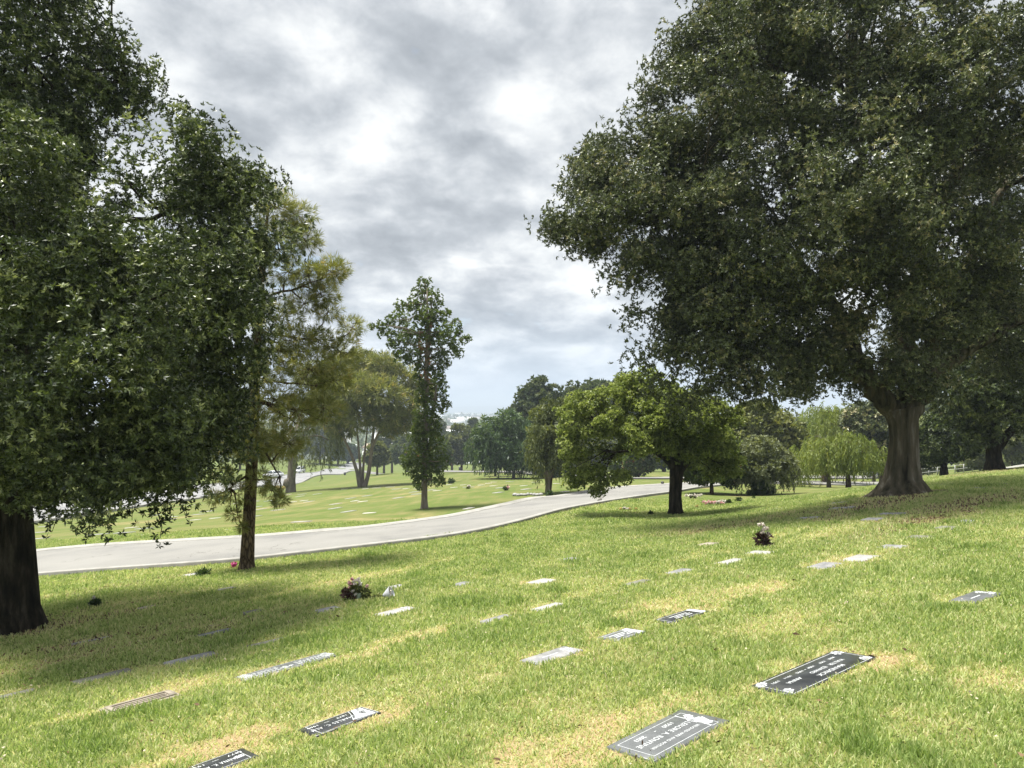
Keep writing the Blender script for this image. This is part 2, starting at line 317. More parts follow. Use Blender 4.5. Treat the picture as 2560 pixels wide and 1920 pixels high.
def road_mat(name, base, dark):
    m, nt, b, out = new_mat(name)
    n = nnoise(nt, 0.35, 8, 0.62); g = nnoise(nt, 40, 4, 0.6)
    c = ramp(nt, mathn(nt, 'ADD', mathn(nt, 'MULTIPLY', n, 0.75), mathn(nt, 'MULTIPLY', g, 0.25)), [(0.36, dark), (0.5, base), (0.7, tuple(x * 1.16 for x in base))])
    tc = nt.nodes.new('ShaderNodeTexCoord'); nz = nt.nodes.new('ShaderNodeTexNoise'); nz.inputs['Scale'].default_value = 0.9; nz.inputs['Detail'].default_value = 6
    ad = nt.nodes.new('ShaderNodeMixRGB'); ad.inputs[0].default_value = 0.55; v = nt.nodes.new('ShaderNodeTexVoronoi'); v.feature = 'DISTANCE_TO_EDGE'; v.inputs['Scale'].default_value = 0.16
    nt.links.new(tc.outputs['Object'], ad.inputs[1]); nt.links.new(tc.outputs['Object'], nz.inputs['Vector'])
    sc = nt.nodes.new('ShaderNodeVectorMath'); sc.operation = 'SCALE'; sc.inputs['Scale'].default_value = 7.0; nt.links.new(nz.outputs['Color'], sc.inputs[0])
    va = nt.nodes.new('ShaderNodeVectorMath'); nt.links.new(tc.outputs['Object'], va.inputs[0]); nt.links.new(sc.outputs[0], va.inputs[1]); nt.links.new(va.outputs[0], v.inputs['Vector'])
    crack = mathn(nt, 'LESS_THAN', v.outputs[0], 0.007)
    mask = mathn(nt, 'GREATER_THAN', nnoise(nt, 0.22, 3), 0.48)
    mx = nt.nodes.new('ShaderNodeMixRGB'); nt.links.new(mathn(nt, 'MULTIPLY', mathn(nt, 'MULTIPLY', crack, mask), 0.7), mx.inputs[0]); nt.links.new(c, mx.inputs[1]); mx.inputs[2].default_value = (0.10, 0.095, 0.085, 1)
    nt.links.new(mx.outputs[0], b.inputs['Base Color']); b.inputs['Roughness'].default_value = 0.9; b.inputs['Specular IOR Level'].default_value = 0.2
    bump(nt, b, g, 0.25, 0.01); return m
M['road'] = road_mat('road', (0.205, 0.20, 0.186), (0.15, 0.148, 0.142))
M['street'] = road_mat('street', (0.23, 0.23, 0.23), (0.15, 0.153, 0.16))
def lawn_mat():
    m, nt, b, out = new_mat('lawn'); d = attr(nt, 'dry'); litter_shade = attr(nt, 'litter'); far = attr(nt, 'far')
    n1 = nnoise(nt, 0.22, 5, 0.6, (1, 2.2, 1), rotz=math.radians(-20)); n2 = nnoise(nt, 14, 5, 0.7); n3 = nnoise(nt, 1.4, 5, 0.65, (1, 2.5, 1))
    f = mathn(nt, 'ADD', mathn(nt, 'ADD', mathn(nt, 'MULTIPLY', n1, 0.45), mathn(nt, 'MULTIPLY', n2, 0.2)), mathn(nt, 'MULTIPLY', n3, 0.35))
    f = mathn(nt, 'ADD', f, d)
    c = ramp(nt, f, [(0.30, (0.07, 0.105, 0.021)), (0.5, (0.103, 0.132, 0.034)), (0.64, (0.15, 0.15, 0.054)), (0.85, (0.26, 0.215, 0.10)), (1.0, (0.27, 0.20, 0.11))])
    mx = nt.nodes.new('ShaderNodeMixRGB'); nt.links.new(mathn(nt, 'MULTIPLY', litter_shade, mathn(nt, 'ADD', 0.55, n2), True), mx.inputs[0]); nt.links.new(c, mx.inputs[1])
    nt.links.new(ramp(nt, n2, [(0.3, (0.055, 0.034, 0.02)), (0.7, (0.17, 0.105, 0.06))]), mx.inputs[2])  # litter brown, with the shade below the crowns put into the colour
    mf = nt.nodes.new('ShaderNodeMixRGB'); nt.links.new(far, mf.inputs[0]); nt.links.new(mx.outputs[0], mf.inputs[1]); mf.inputs[2].default_value = (0.10, 0.12, 0.06, 1)
    nt.links.new(mf.outputs[0], b.inputs['Base Color']); b.inputs['Roughness'].default_value = 0.95; b.inputs['Specular IOR Level'].default_value = 0.1
    bump(nt, b, n2, 0.6, 0.03); return m
M['lawn'] = lawn_mat()
M['blade'] = leaf_mat('blade', [(0.0, (0.20, 0.285, 0.08)), (0.3, (0.36, 0.44, 0.155)), (0.55, (0.55, 0.575, 0.28)), (0.78, (0.70, 0.64, 0.40)), (1.0, (0.54, 0.42, 0.28))], 0.6, 0.25, 0.45, (1.1, 1.15, 0.75))
M['litter'] = leaf_mat('litter', [(0.0, (0.05, 0.03, 0.017)), (0.5, (0.13, 0.08, 0.042)), (0.85, (0.26, 0.18, 0.10)), (1.0, (0.42, 0.36, 0.26))], 0.7, 0.2, 0.0)
M['white_petal'] = leaf_mat('white_petal', [(0.0, (0.6, 0.52, 0.46)), (1.0, (0.82, 0.79, 0.74))], 0.6, 0.2, 0.2, (1, 1, 1))
M['pink_petal'] = leaf_mat('pink_petal', [(0.0, (0.42, 0.12, 0.17)), (0.5, (0.68, 0.38, 0.40)), (1.0, (0.82, 0.66, 0.62))], 0.6, 0.2, 0.2, (1, 1, 1))
M['yellow_petal'] = leaf_mat('yellow_petal', [(0.0, (0.6, 0.45, 0.12)), (1.0, (0.75, 0.66, 0.36))], 0.6, 0.2, 0.2, (1, 1, 1))
M['wilted'] = leaf_mat('wilted', [(0.0, (0.035, 0.022, 0.02)), (0.6, (0.09, 0.05, 0.042)), (1.0, (0.19, 0.10, 0.08))], 0.7, 0.2, 0.1)
M['pot_green'] = noise_mat('pot_green', flat((0.35, 0.43, 0.38)), 8, 0.5, 0.4)
M['paper'] = noise_mat('paper', flat((0.66, 0.66, 0.72), 0.08), 14, 0.6, 0.3, 0.3, 0.01)
M['magenta'] = noise_mat('magenta', flat((0.62, 0.07, 0.27), 0.2), 20, 0.4, 0.4)
M['black_plastic'] = noise_mat('black_plastic', flat((0.02, 0.02, 0.021)), 10, 0.5, 0.3)
M['car_white'] = noise_mat('car_white', flat((0.74, 0.75, 0.77), 0.03), 3, 0.25, 0.5)
M['car_dark'] = noise_mat('car_dark', flat((0.03, 0.032, 0.036)), 3, 0.25, 0.5)
M['car_red'] = noise_mat('car_red', flat((0.42, 0.16, 0.15)), 3, 0.3, 0.5)
M['glass'] = noise_mat('glass', flat((0.035, 0.045, 0.055)), 2, 0.08, 0.6)
M['rubber'] = noise_mat('rubber', flat((0.02, 0.02, 0.02)), 20, 0.8, 0.2)
M['chrome'] = noise_mat('chrome', flat((0.55, 0.55, 0.56)), 10, 0.3, 0.5, metal=0.8)
M['lamp'] = noise_mat('lamp', flat((0.75, 0.75, 0.7)), 10, 0.2, 0.5)
M['wall_white'] = noise_mat('wall_white', flat((0.72, 0.72, 0.71), 0.05), 0.4, 0.85, 0.2)
M['roof_white'] = noise_mat('roof_white', flat((0.66, 0.68, 0.70), 0.05), 0.3, 0.7, 0.3)
M['roof_tan'] = noise_mat('roof_tan', flat((0.36, 0.29, 0.22), 0.1), 0.6, 0.85, 0.2)
M['door_grey'] = noise_mat('door_grey', flat((0.25, 0.27, 0.28), 0.1), 1, 0.6, 0.3)
M['rail_white'] = noise_mat('rail_white', flat((0.38, 0.38, 0.36), 0.1), 4, 0.6, 0.3)
M['hill'] = noise_mat('hill', [(0.3, (0.05, 0.07, 0.04)), (0.7, (0.12, 0.12, 0.08))], 0.002, 0.95, 0.1)
M['town'] = leaf_mat('town', [(0.0, (0.25, 0.22, 0.2)), (0.5, (0.45, 0.42, 0.4)), (1.0, (0.78, 0.78, 0.78))], 0.8, 0.2, 0.0)
M['clay'] = noise_mat('clay', flat((0.3, 0.17, 0.11)), 10, 0.8, 0.2)

# ------------------------------------------------------------------ grave markers: where they lie (needed by the grass)
def cam_px(p): return 1280 + F * p[..., 0] / p[..., 1], HZ - F * (p[..., 2] - HC) / p[..., 1]
MK = []     # dict(c, az, L, W, ...)
def marker(px, py, wpx, Wd, style, label, az=40.0, kind='plain', L=None):
    c = at(px, py); a = math.radians(az); ex = np.array([math.cos(a), math.sin(a)]); ey = np.array([-ex[1], ex[0]])
    lo, hi = 0.1, 3.0
    if L is None:
        for _ in range(24):
            L = (lo + hi) / 2; xs = []
            for sx in (-1, 1):
                for sy in (-1, 1):
                    q = c[:2] + ex * sx * L / 2 + ey * sy * Wd / 2; xs.append(1280 + F * q[0] / q[1])
            if max(xs) - min(xs) > wpx: hi = L
            else: lo = L
        L = max(L, 0.3)
    MK.append(dict(c=c, az=a, L=L, W=Wd, style=style, label=label, kind=kind))
marker(1673, 1838, 308, 0.38, 'slate_granite', 'slate grey marker with a carved flower band and thin white border, nearest the camera', 42, 'flowerband')
marker(2039, 1682, 318, 0.36, 'dark_granite', 'polished black marker with three lines of white lettering and flower corners', 37, 'corners')
marker(851, 1806, 205, 0.25, 'dark_granite', 'narrow black marker with a white carved corner panel, one name and two dates', 46, 'panel')
marker(560, 1909, 180, 0.25, 'dark_granite', 'black marker cut off by the bottom edge of the photo', 46, 'anna')
marker(719, 1668, 258, 0.24, 'slate_granite', 'long dark double marker crowded with engraved lines and pale corner carvings', 44, 'dense')
marker(1379, 1641, 158, 0.25, 'grey_granite', 'plain light grey slab with a pale engraved end, lowest of three in its row', 40, 'faint')
marker(1556, 1589, 124, 0.27, 'slate_granite', 'grey slab with white engraved lines between the plain slab and the black lined slab', 40, 'lines')
marker(1704, 1542, 142, 0.26, 'dark_granite', 'dark slab with white lines and a white end band, right of two grey slabs', 38, 'lines')
marker(2441, 1495, 138, 0.27, 'slate_granite', 'weathered grey slab alone in the grass near the right edge', 34, 'faint')
marker(353, 1758, 205, 0.26, 'tan_stone', 'weathered tan marker with a raised moulded edge in a dry straw patch', 44, 'frame')
marker(257, 1693, 158, 0.2, 'mossy_stone', 'long grey marker left of the tan one, just uphill of it', 42, 'plain')
marker(476, 1648, 140, 0.2, 'grey_granite', 'grey marker half sunk in grass between the black tilted one and the long double one', 42, 'plain')
marker(675, 1606, 116, 0.12, 'mossy_stone', 'thin grey strip of a marker nearly overgrown above the long double marker', 42, 'plain')
marker(537, 1584, 100, 0.2, 'dark_granite', 'small dark marker with a straw edge in the shaded grass', 42, 'plain')
marker(226, 1603, 98, 0.08, 'pale_granite', 'thin pale marker edge right of the dark trunk in shade', 40, 'plain')
marker(36, 1738, 110, 0.12, 'mossy_stone', 'mossy marker edge at the left border of the photo', 42, 'plain')
marker(818, 1525, 76, 0.24, 'grey_granite', 'grey marker just below the pink and white bouquet', 42, 'plain')
marker(990, 1530, 108, 0.24, 'pale_granite', 'pale marker with a notched end below the white paper wrap', 42, 'faint')
marker(630, 1531, 54, 0.2, 'mossy_stone', 'dull brown marker in the dry strip left of the bouquet', 42, 'plain')
marker(988, 1468, 36, 0.2, 'pale_granite', 'small pale marker right behind the white paper wrap', 42, 'plain')
marker(1154, 1461, 56, 0.22, 'grey_granite', 'grey marker in green grass to the right of the bouquet', 42, 'plain')
marker(1238, 1549, 88, 0.14, 'grey_granite', 'speckled grey marker with a dry patch at its left end', 42, 'plain')
marker(1368, 1519, 88, 0.16, 'pale_granite', 'speckled pale marker following the one with the dry patch uphill', 42, 'plain')
marker(1355, 1455, 80, 0.3, 'pale_granite', 'bright pale marker in the middle of the green slope', 42, 'plain')
marker(1424, 1401, 58, 0.26, 'grey_granite', 'highest grey marker in the green middle slope', 42, 'plain')
marker(1592, 1458, 74, 0.16, 'mossy_stone', 'faint overgrown marker in a straw streak of the middle slope', 40, 'plain')
marker(1700, 1430, 78, 0.24, 'grey_granite', 'grey marker next to the faint overgrown one, downhill of the pale pair', 40, 'plain')
marker(1825, 1405, 80, 0.22, 'pale_granite', 'pale narrow marker with brown soil at its upper edge', 38, 'plain')
marker(1902, 1383, 82, 0.42, 'pale_granite', 'pale wide marker right below the dark potted bouquet', 38, 'plain')
marker(2062, 1416, 104, 0.32, 'grey_granite', 'lower slab of the two joined grey slabs on the right slope', 38, 'plain')
marker(2152, 1397, 104, 0.34, 'pale_granite', 'upper slab of the two joined grey slabs on the right slope', 38, 'plain')
marker(2233, 1368, 82, 0.36, 'grey_granite', 'grey slab with a dark lower edge uphill of the joined pair', 37, 'plain')
marker(2298, 1344, 76, 0.34, 'mossy_stone', 'worn grey slab in dry grass, second uphill of the joined pair', 37, 'plain')
marker(2366, 1322, 58, 0.28, 'mossy_stone', 'brownish half buried slab, third uphill of the joined pair', 37, 'plain')
marker(2416, 1306, 50, 0.22, 'grey_granite', 'thin grey slab at the top of the uphill row on the right', 37, 'plain')
marker(2021, 1297, 56, 0.5, 'pale_granite', 'bright pale slab left of the root mound of the giant tree', 38, 'plain')
marker(2104, 1272, 52, 0.55, 'pale_granite', 'bright tilted slab touching the leaf litter by the root mound', 38, 'plain')
marker(2095, 1259, 48, 0.4, 'pale_granite', 'thin pale slab behind the tilted slab by the root mound', 38, 'plain')
marker(2184, 1300, 52, 0.36, 'grey_granite', 'lower grey slab of the pair in front of the giant trunk', 38, 'plain')
marker(2230, 1287, 70, 0.5, 'grey_granite', 'upper grey slab of the pair in front of the giant trunk', 38, 'plain')
marker(1938, 1275, 40, 0.3, 'pale_granite', 'thin pale slab where the brown litter meets the green slope', 38, 'plain')
marker(1772, 1363, 46, 0.3, 'tan_stone', 'tan sunken slab left of the dark potted bouquet', 40, 'plain')
marker(2360, 1213, 42, 0.5, 'pale_granite', 'sunlit slab on the crest right of the giant trunk', 36, 'plain')
marker(2454, 1222, 44, 0.4, 'grey_granite', 'grey slab with dark edge on the crest toward the right border', 36, 'plain')
marker(2500, 1212, 44, 0.4, 'mossy_stone', 'brown slab on the crest nearest the right border', 36, 'plain')
marker(480, 1439, 30, 0.3, 'pale_granite', 'pale slab beside the small dark shrub near the road', 42, 'plain')
marker(565, 1475, 34, 0.2, 'mossy_stone', 'low slab in dry grass below the near pine trunk', 42, 'plain')
marker(370, 1519, 50, 0.2, 'tan_stone', 'buff slab in deep shade right of the near left trunk', 42, 'plain')

# ------------------------------------------------------------------ dry patches, and litter with tree shade in its brown (shared by ground and grass)
PATCH = []   # x, y, half length, half width, az, strength
def patch(px, py, a, b, s, az=42): c = at(px, py); PATCH.append((c[0], c[1], a, b, math.radians(az), s * .72))
for k in MK:
    if k['c'][1] < 11: PATCH.append((*(k['c'][:2] + 0.07 * np.array([-math.sin(k['az']), math.cos(k['az'])])), k['L'] / 2 + 0.12, k['W'] / 2 + 0.09, k['az'], 0.36))
for p in ((1020, 1595, .5, .22, .75), (440, 1722, .55, .2, .5), (500, 1880, .8, .2, .7), (960, 1790, .3, .22, .6), (1860, 1480, .9, .3, .5), (1660, 1510, .6, .25, .55), (1430, 1890, .6, .3, .6),
          (1620, 1780, .5, .2, .6), (900, 1445, 2.2, .3, .45), (60, 1672, .7, .3, .5), (280, 1770, .4, .15, .55), (2500, 1700, .3, .25, .5), (1530, 1550, .3, .15, .5), (2230, 1650, .3, .2, .6),
          (600, 1545, 1.2, .25, .4), (440, 1605, .8, .15, .4), (880, 1640, .4, .12, .55), (1480, 1480, 1.2, .2, .35), (1840, 1365, 2, .3, .4), (2080, 1330, 2.5, .3, .35), (2000, 1560, .9, .5, .22),
          (1150, 1700, .9, .5, .18), (1900, 1860, .7, .4, .22), (450, 1840, .7, .3, .2), (2250, 1480, .8, .4, .2), (2350, 1820, .3, .25, .3), (1350, 1790, .6, .35, .2), (750, 1370, 6, .8, .15),
          (900, 1200, 14, 4, .18), (620, 1275, 12, 1.5, .25), (1250, 1190, 8, 2, .12)): patch(*p)
LITTER_SHADE = []  # brown leaf litter and soil; its colour also carries shade under the trees
def litter_shade_patch(px, py, a, b, s, az=40): c = at(px, py); LITTER_SHADE.append((c[0], c[1], a, b, math.radians(az), s))
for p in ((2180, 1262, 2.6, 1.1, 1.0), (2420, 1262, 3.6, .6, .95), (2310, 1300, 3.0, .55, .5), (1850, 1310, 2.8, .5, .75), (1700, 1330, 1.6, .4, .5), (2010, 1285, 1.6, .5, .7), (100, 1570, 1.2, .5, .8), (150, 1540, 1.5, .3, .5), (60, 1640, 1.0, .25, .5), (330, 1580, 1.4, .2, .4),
          (440, 1590, 1.2, .15, .4), (300, 1465, 2.2, .35, .4), (727, 1236, 3, 1, .4), (2480, 1180, 4, 1.2, .7)): litter_shade_patch(*p)
def ell(x, y, LST, jit):
    v = np.zeros(len(x))
    for cx, cy_, a, b, az, s in LST:
        m = (np.abs(x - cx) < 2.2 * a + 2.2 * b) & (np.abs(y - cy_) < 2.2 * a + 2.2 * b)
        if not m.any(): continue
        dx, dy = x[m] - cx, y[m] - cy_; e1 = dx * math.cos(az) + dy * math.sin(az); e2 = -dx * math.sin(az) + dy * math.cos(az)
        r = np.sqrt((e1 / a) ** 2 + (e2 / b) ** 2) + jit[m]; v[m] = np.maximum(v[m], s * np.clip((1.35 - r) * 1.3, 0, 1))
    return v
def dry(x, y):
    p = np.c_[x, y]; j = (fbm(p * 3.3, 5, 3) - 0.5) * 1.5 + (fbm(p * 13, 6, 2) - 0.5) * 1.6
    return np.clip(ell(x, y, PATCH, j) + 0.17 * np.clip(fbm(p * np.array([0.8, 1.0]), 11, 4) - 0.47, 0, 1) / 0.3 + 0.26 * (fbm(p * 3.0, 3, 3) - 0.45), -0.15, 1)
def litter(x, y):  # mask for leaf litter and the painted shade beneath the trees
    p = np.c_[x, y]; return np.clip(ell(x, y, LITTER_SHADE, (fbm(p * 2.0, 8, 3) - 0.5) * 1.6), 0, 1)

# ------------------------------------------------------------------ ground, roads
def build_ground():
    def axis(fine, step, outs):
        a = np.arange(fine[0], fine[1], step); d = step; r = [a[-1]]
        while r[-1] < outs[1]: d *= 1.07; r.append(r[-1] + d)
        d = step; l = [a[0]]
        while l[-1] > outs[0]: d *= 1.07; l.append(l[-1] - d)
        return np.r_[l[:0:-1], a, r[1:]]
    xs = axis((-10, 14), 0.13, (-9000, 9000)); ys = axis((2.0, 20), 0.13, (-60, 12000))
    X, Y = np.meshgrid(xs, ys); x, y = X.ravel(), Y.ravel(); z = H(x, y)
    nx = len(xs); i = np.arange((len(ys) - 1) * nx).reshape(len(ys) - 1, nx)[:, :-1].ravel()
    q = np.c_[i, i + 1, i + nx + 1, i + nx]
    R = np.hypot(x, y); far = np.clip((R - 330) / 120, 0, 1)
    dr = dry(x, y) * np.clip((200 - R) / 120, 0, 1)
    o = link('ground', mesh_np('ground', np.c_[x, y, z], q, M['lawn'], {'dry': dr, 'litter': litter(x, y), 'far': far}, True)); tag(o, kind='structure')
build_ground()

def ribbon(name, A, B, mat, lift, nx=7, crown=0.0):
    """surface sheet between two plan curves, following the land"""
    n = len(A); t = np.linspace(0, 1, nx); P = A[:, None] * (1 - t)[None, :, None] + B[:, None] * t[None, :, None]
    z = H(P[..., 0].ravel(), P[..., 1].ravel()).reshape(n, nx) + lift + crown * (1 - (2 * t - 1) ** 2)[None]
    V = np.concatenate([P, z[..., None]], 2).reshape(-1, 3); i = np.arange((n - 1) * nx).reshape(n - 1, nx)[:, :-1].ravel()
    o = link(name, mesh_np(name, V, np.c_[i, i + 1, i + nx + 1, i + nx], mat, None, True)); return tag(o, kind='structure')
def kerb(name, A, w, h, mat):
    B = offset_curve(A, w); n = len(A); z1 = H(A[:, 0], A[:, 1]); z2 = H(B[:, 0], B[:, 1]); zt = np.maximum(z1, z2) + h
    V = np.stack([np.c_[A, z1 - 0.3], np.c_[A, zt - 0.015], np.c_[A * 0.93 + B * 0.07, zt], np.c_[A * 0.07 + B * 0.93, zt], np.c_[B, zt - 0.015], np.c_[B, z2 - 0.3]], 1).reshape(-1, 3)
    q = np.array([[i * 6 + j, (i + 1) * 6 + j, (i + 1) * 6 + j + 1, i * 6 + j + 1] for i in range(n - 1) for j in range(5)])
    return tag(link(name, mesh_np(name, V, q, mat)), kind='structure')
rn, rf = smooth_curve(road_near, 420), smooth_curve(road_far, 420)
ribbon('road', offset_curve(rn, 0.02), offset_curve(rf, -0.02), M['road'], 0.05, 9, 0.04)
kerb('kerb', offset_curve(rn, -0.16), 0.18, 0.10, M['kerb_concrete'])
kerb('kerb', offset_curve(rf, -0.50), 0.52, 0.085, M['kerb_concrete'])
sn, sf = smooth_curve(np.r_[[[-33, 27]], plan(ST_NEAR), [[-59, 300]]], 200), smooth_curve(np.r_[[[-44, 30]], plan(ST_FAR), [[-70, 320]]], 200)
ribbon('street', sn, sf, M['street'], 0.12, 7, 0.05)
kerb('street_kerb', offset_curve(sn, -0.25), 0.3, 0.22, M['kerb_concrete']); kerb('street_kerb', sf, 0.3, 0.22, M['kerb_concrete'])
cn, cf = smooth_curve(plan(CR_NEAR), 200), smooth_curve(plan(CR_FAR), 200)
ribbon('cross_road', cn, cf, M['road'], 0.12, 7, 0.05)

def road_mask(x, y, pad=0.2):
    """1 outside the near road"""
    d = np.full(len(x), 1e9); mid = (rn + rf) / 2
    for a in range(0, len(x), 50000):
        dd = np.hypot(x[a:a + 50000, None] - mid[None, ::3, 0], y[a:a + 50000, None] - mid[None, ::3, 1]); d[a:a + 50000] = dd.min(1)
    return d > ROAD_W / 2 + pad

# ------------------------------------------------------------------ grass blades on the near slope
def build_grass(n=960000):
    g = np.random.default_rng(7)
    t = g.random(n); y = (2.1 ** 0.4 + t * (30 ** 0.4 - 2.1 ** 0.4)) ** 2.5; x = g.uniform(-1, 1, n) * (0.73 * y + 3.0)
    keep = road_mask(x, y)
    d = dry(x, y); lt = litter(x, y); r = g.random(n)
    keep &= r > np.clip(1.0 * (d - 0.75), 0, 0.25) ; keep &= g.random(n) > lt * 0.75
    for k in MK:
        dx, dy = x - k['c'][0], y - k['c'][1]; a = k['az']; e1 = np.abs(dx * math.cos(a) + dy * math.sin(a)); e2 = np.abs(-dx * math.sin(a) + dy * math.cos(a))
        keep &= ~((e1 < k['L'] / 2 - 0.006) & (e2 < k['W'] / 2 - 0.008))
    for bx, by, br in ((*ground(0, 10.8)[:2], .62), (*ground(617, 15.6)[:2], .2), (*ground(2257, 19.8)[:2], 1.1), (*ground(1689, 23)[:2], .3)): keep &= np.hypot(x - bx, y - by) > br
    x, y, d, lt = x[keep], y[keep], d[keep], lt[keep]; n = len(x)
    z = H(x, y); sc = (np.maximum(y, 2.5) / 3.0) ** 0.62
    clump = fbm(np.c_[x, y] * 5.0, 21, 3)
    hgt = (0.016 + 0.026 * clump + 0.010 * g.random(n)) * np.clip(1.15 - 0.7 * np.clip(d, 0, 1), 0.5, 1.2) * (0.75 + 0.25 * sc)
    weed = np.clip((fbm(np.c_[x, y] * 1.9, 77, 3) - 0.66) * 7, 0, 1) * (d < .35); hgt = hgt * (1 + .7 * weed)
    w = 0.0034 * sc * g.uniform(0.7, 1.3, n)
    az = g.uniform(0, 2 * math.pi, n); lean = np.abs(g.normal(0, 0.55, n)) + 0.18 + 0.5 * np.clip(d, 0, 1); la = az + g.normal(0, 0.9, n)
    tip = np.stack([np.cos(la) * np.sin(lean), np.sin(la) * np.sin(lean), np.cos(lean)], 1) * hgt[:, None] * 1.25
    s = np.stack([np.cos(az), np.sin(az), 0 * az], 1) * w[:, None]; b = np.stack([x, y, z - 0.004], 1)
    mid = tip * 0.55 + np.array([0, 0, 1]) * (hgt * 0.14)[:, None]
    V = np.stack([b - s, b + s, b + mid + s * 0.8, b + tip, b + mid - s * 0.8], 1).reshape(-1, 3)
    i = np.arange(n)[:, None] * 5
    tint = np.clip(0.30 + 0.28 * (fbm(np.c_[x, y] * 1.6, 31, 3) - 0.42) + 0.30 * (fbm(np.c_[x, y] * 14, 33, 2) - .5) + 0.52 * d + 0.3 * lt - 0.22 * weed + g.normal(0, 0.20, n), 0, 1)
    o = link('grass', mesh_np('grass', V, [i + np.array([[0, 1, 2, 4]]), i + np.array([[4, 2, 3]])], M['blade'], {'tint': np.repeat(tint, 5)}))
    tag(o, 'short mown grass with straw coloured blades on the near slope', 'grass', kind='stuff')
build_grass()

# ------------------------------------------------------------------ leaves
UP = np.array([0, 0, 1.0])
def rand_dir(g, n): return nrm(g.normal(size=(n, 3)))
def leaves(P, D, l, w, g):
    n = len(P); s = nrm(np.cross(D, rand_dir(g, n))); l = np.broadcast_to(l, (n,))[:, None]; w = np.broadcast_to(w, (n,))[:, None]
    m = P + D * l * 0.45
    return np.stack([P, m + s * w / 2, P + D * l, m - s * w / 2], 1).reshape(-1, 3)
def rosettes(P, A, k, l, w, g, th=(35, 85), droop=0.0, base_t=None, jit=0.12):
    n = len(P); A = nrm(A); a = nrm(np.cross(A, rand_dir(g, n))); b = np.cross(A, a)
    ph = (np.arange(k)[None] * 2.399 + g.uniform(0, 6.28, (n, 1)) + g.normal(0, 0.25, (n, k))); t = np.radians(g.uniform(th[0], th[1], (n, k)))
    D = (A[:, None] * np.cos(t)[..., None] + (a[:, None] * np.cos(ph)[..., None] + b[:, None] * np.sin(ph)[..., None]) * np.sin(t)[..., None])
    D = nrm(D - UP * droop); ll = l * g.uniform(0.65, 1.2, (n, k)); ww = w * g.uniform(0.75, 1.25, (n, k))
    V = leaves(np.repeat(P, k, 0), D.reshape(-1, 3), ll.ravel(), ww.ravel(), g)
    bt = np.full(n, 0.5) if base_t is None else base_t
    T = np.clip(np.repeat(bt, k) + g.normal(0, jit, n * k), 0, 1)
    return V, T
def quads(V): return np.arange(len(V)).reshape(-1, 4)

def lobe(px, py, rpx, rzpx, y, dy=0.0, ry=None):
    d = y + dy; rx = rpx / F * d; return (U(px) * d, d, HC + Q(py) * d, rx, ry or rx, rzpx / F * d)
def puff_points(lobes, n, g, inner=0.25, lump=0.28, hollow=0.62, bough=0, br=0.5, bz=.7):
    if bough:        # puffs gathered into boughs with gaps between them
        Cb, Nb = puff_points(lobes, max(8, n // bough), g, inner, lump, hollow); k = np.repeat(np.arange(len(Cb)), bough)
        d = rand_dir(g, len(k)) * g.uniform(.2, 1, (len(k), 1)) * br * np.repeat(g.uniform(.7, 1.35, len(Cb)), bough)[:, None] * np.array([1, 1, bz])
        return Cb[k] + d, nrm(Nb[k] + nrm(d) * .8)
    L_ = np.array(lobes, float); area = L_[:, 3] * L_[:, 5] + L_[:, 4] * L_[:, 5] + L_[:, 3] * L_[:, 4]
    k = g.choice(len(L_), int(n * 1.6), p=area / area.sum()); d = rand_dir(g, len(k))
    r = 1 + lump * (fbm(d * 2.2 + k[:, None] * 9.1, 3, 2) - 0.5) * 2
    r = np.where(g.random(len(k)) < inner, g.uniform(0.25, 0.75, len(k)), r * g.uniform(0.82, 1.0, len(k)))
    P = L_[k, :3] + d * r[:, None] * L_[k, 3:6]
    s = (((P[:, None] - L_[None, :, :3]) / L_[None, :, 3:6]) ** 2).sum(2); s[np.arange(len(k)), k] = 9
    ok = (s.min(1) > hollow ** 2) | (g.random(len(k)) < 0.25)
    P, N_ = P[ok], nrm(d[ok] / L_[k[ok], 3:6])
    return P[:n], N_[:n]
def puff_rosettes(C_, N_, pr, per, g, up=0.4, flat_=0.75):
    n = len(C_); d = rand_dir(g, n * per); rr = pr * g.uniform(0.55, 1.0, n * per) ** 0.6 * np.repeat(g.uniform(0.7, 1.25, n), per)
    off = d * rr[:, None]; off[:, 2] *= flat_
    P = np.repeat(C_, per, 0) + off
    A = nrm(d * 0.8 + np.repeat(N_, per, 0) * 0.6 + UP * up + g.normal(0, 0.25, (n * per, 3)))
    return P, A
def curve_pts(a, b, n=7, sag=0.0, wob=0.0, g=None, rise=0.25):
    a, b = np.asarray(a, float), np.asarray(b, float); t = np.linspace(0, 1, n)[:, None]; d = b - a; L_ = np.linalg.norm(d)
    c = a + d * 0.45 + UP * L_ * rise; P = (1 - t) ** 2 * a + 2 * t * (1 - t) * c + t ** 2 * b
    if wob and g is not None: P[1:-1] += g.normal(0, wob * L_, (n - 2, 3))
    return P
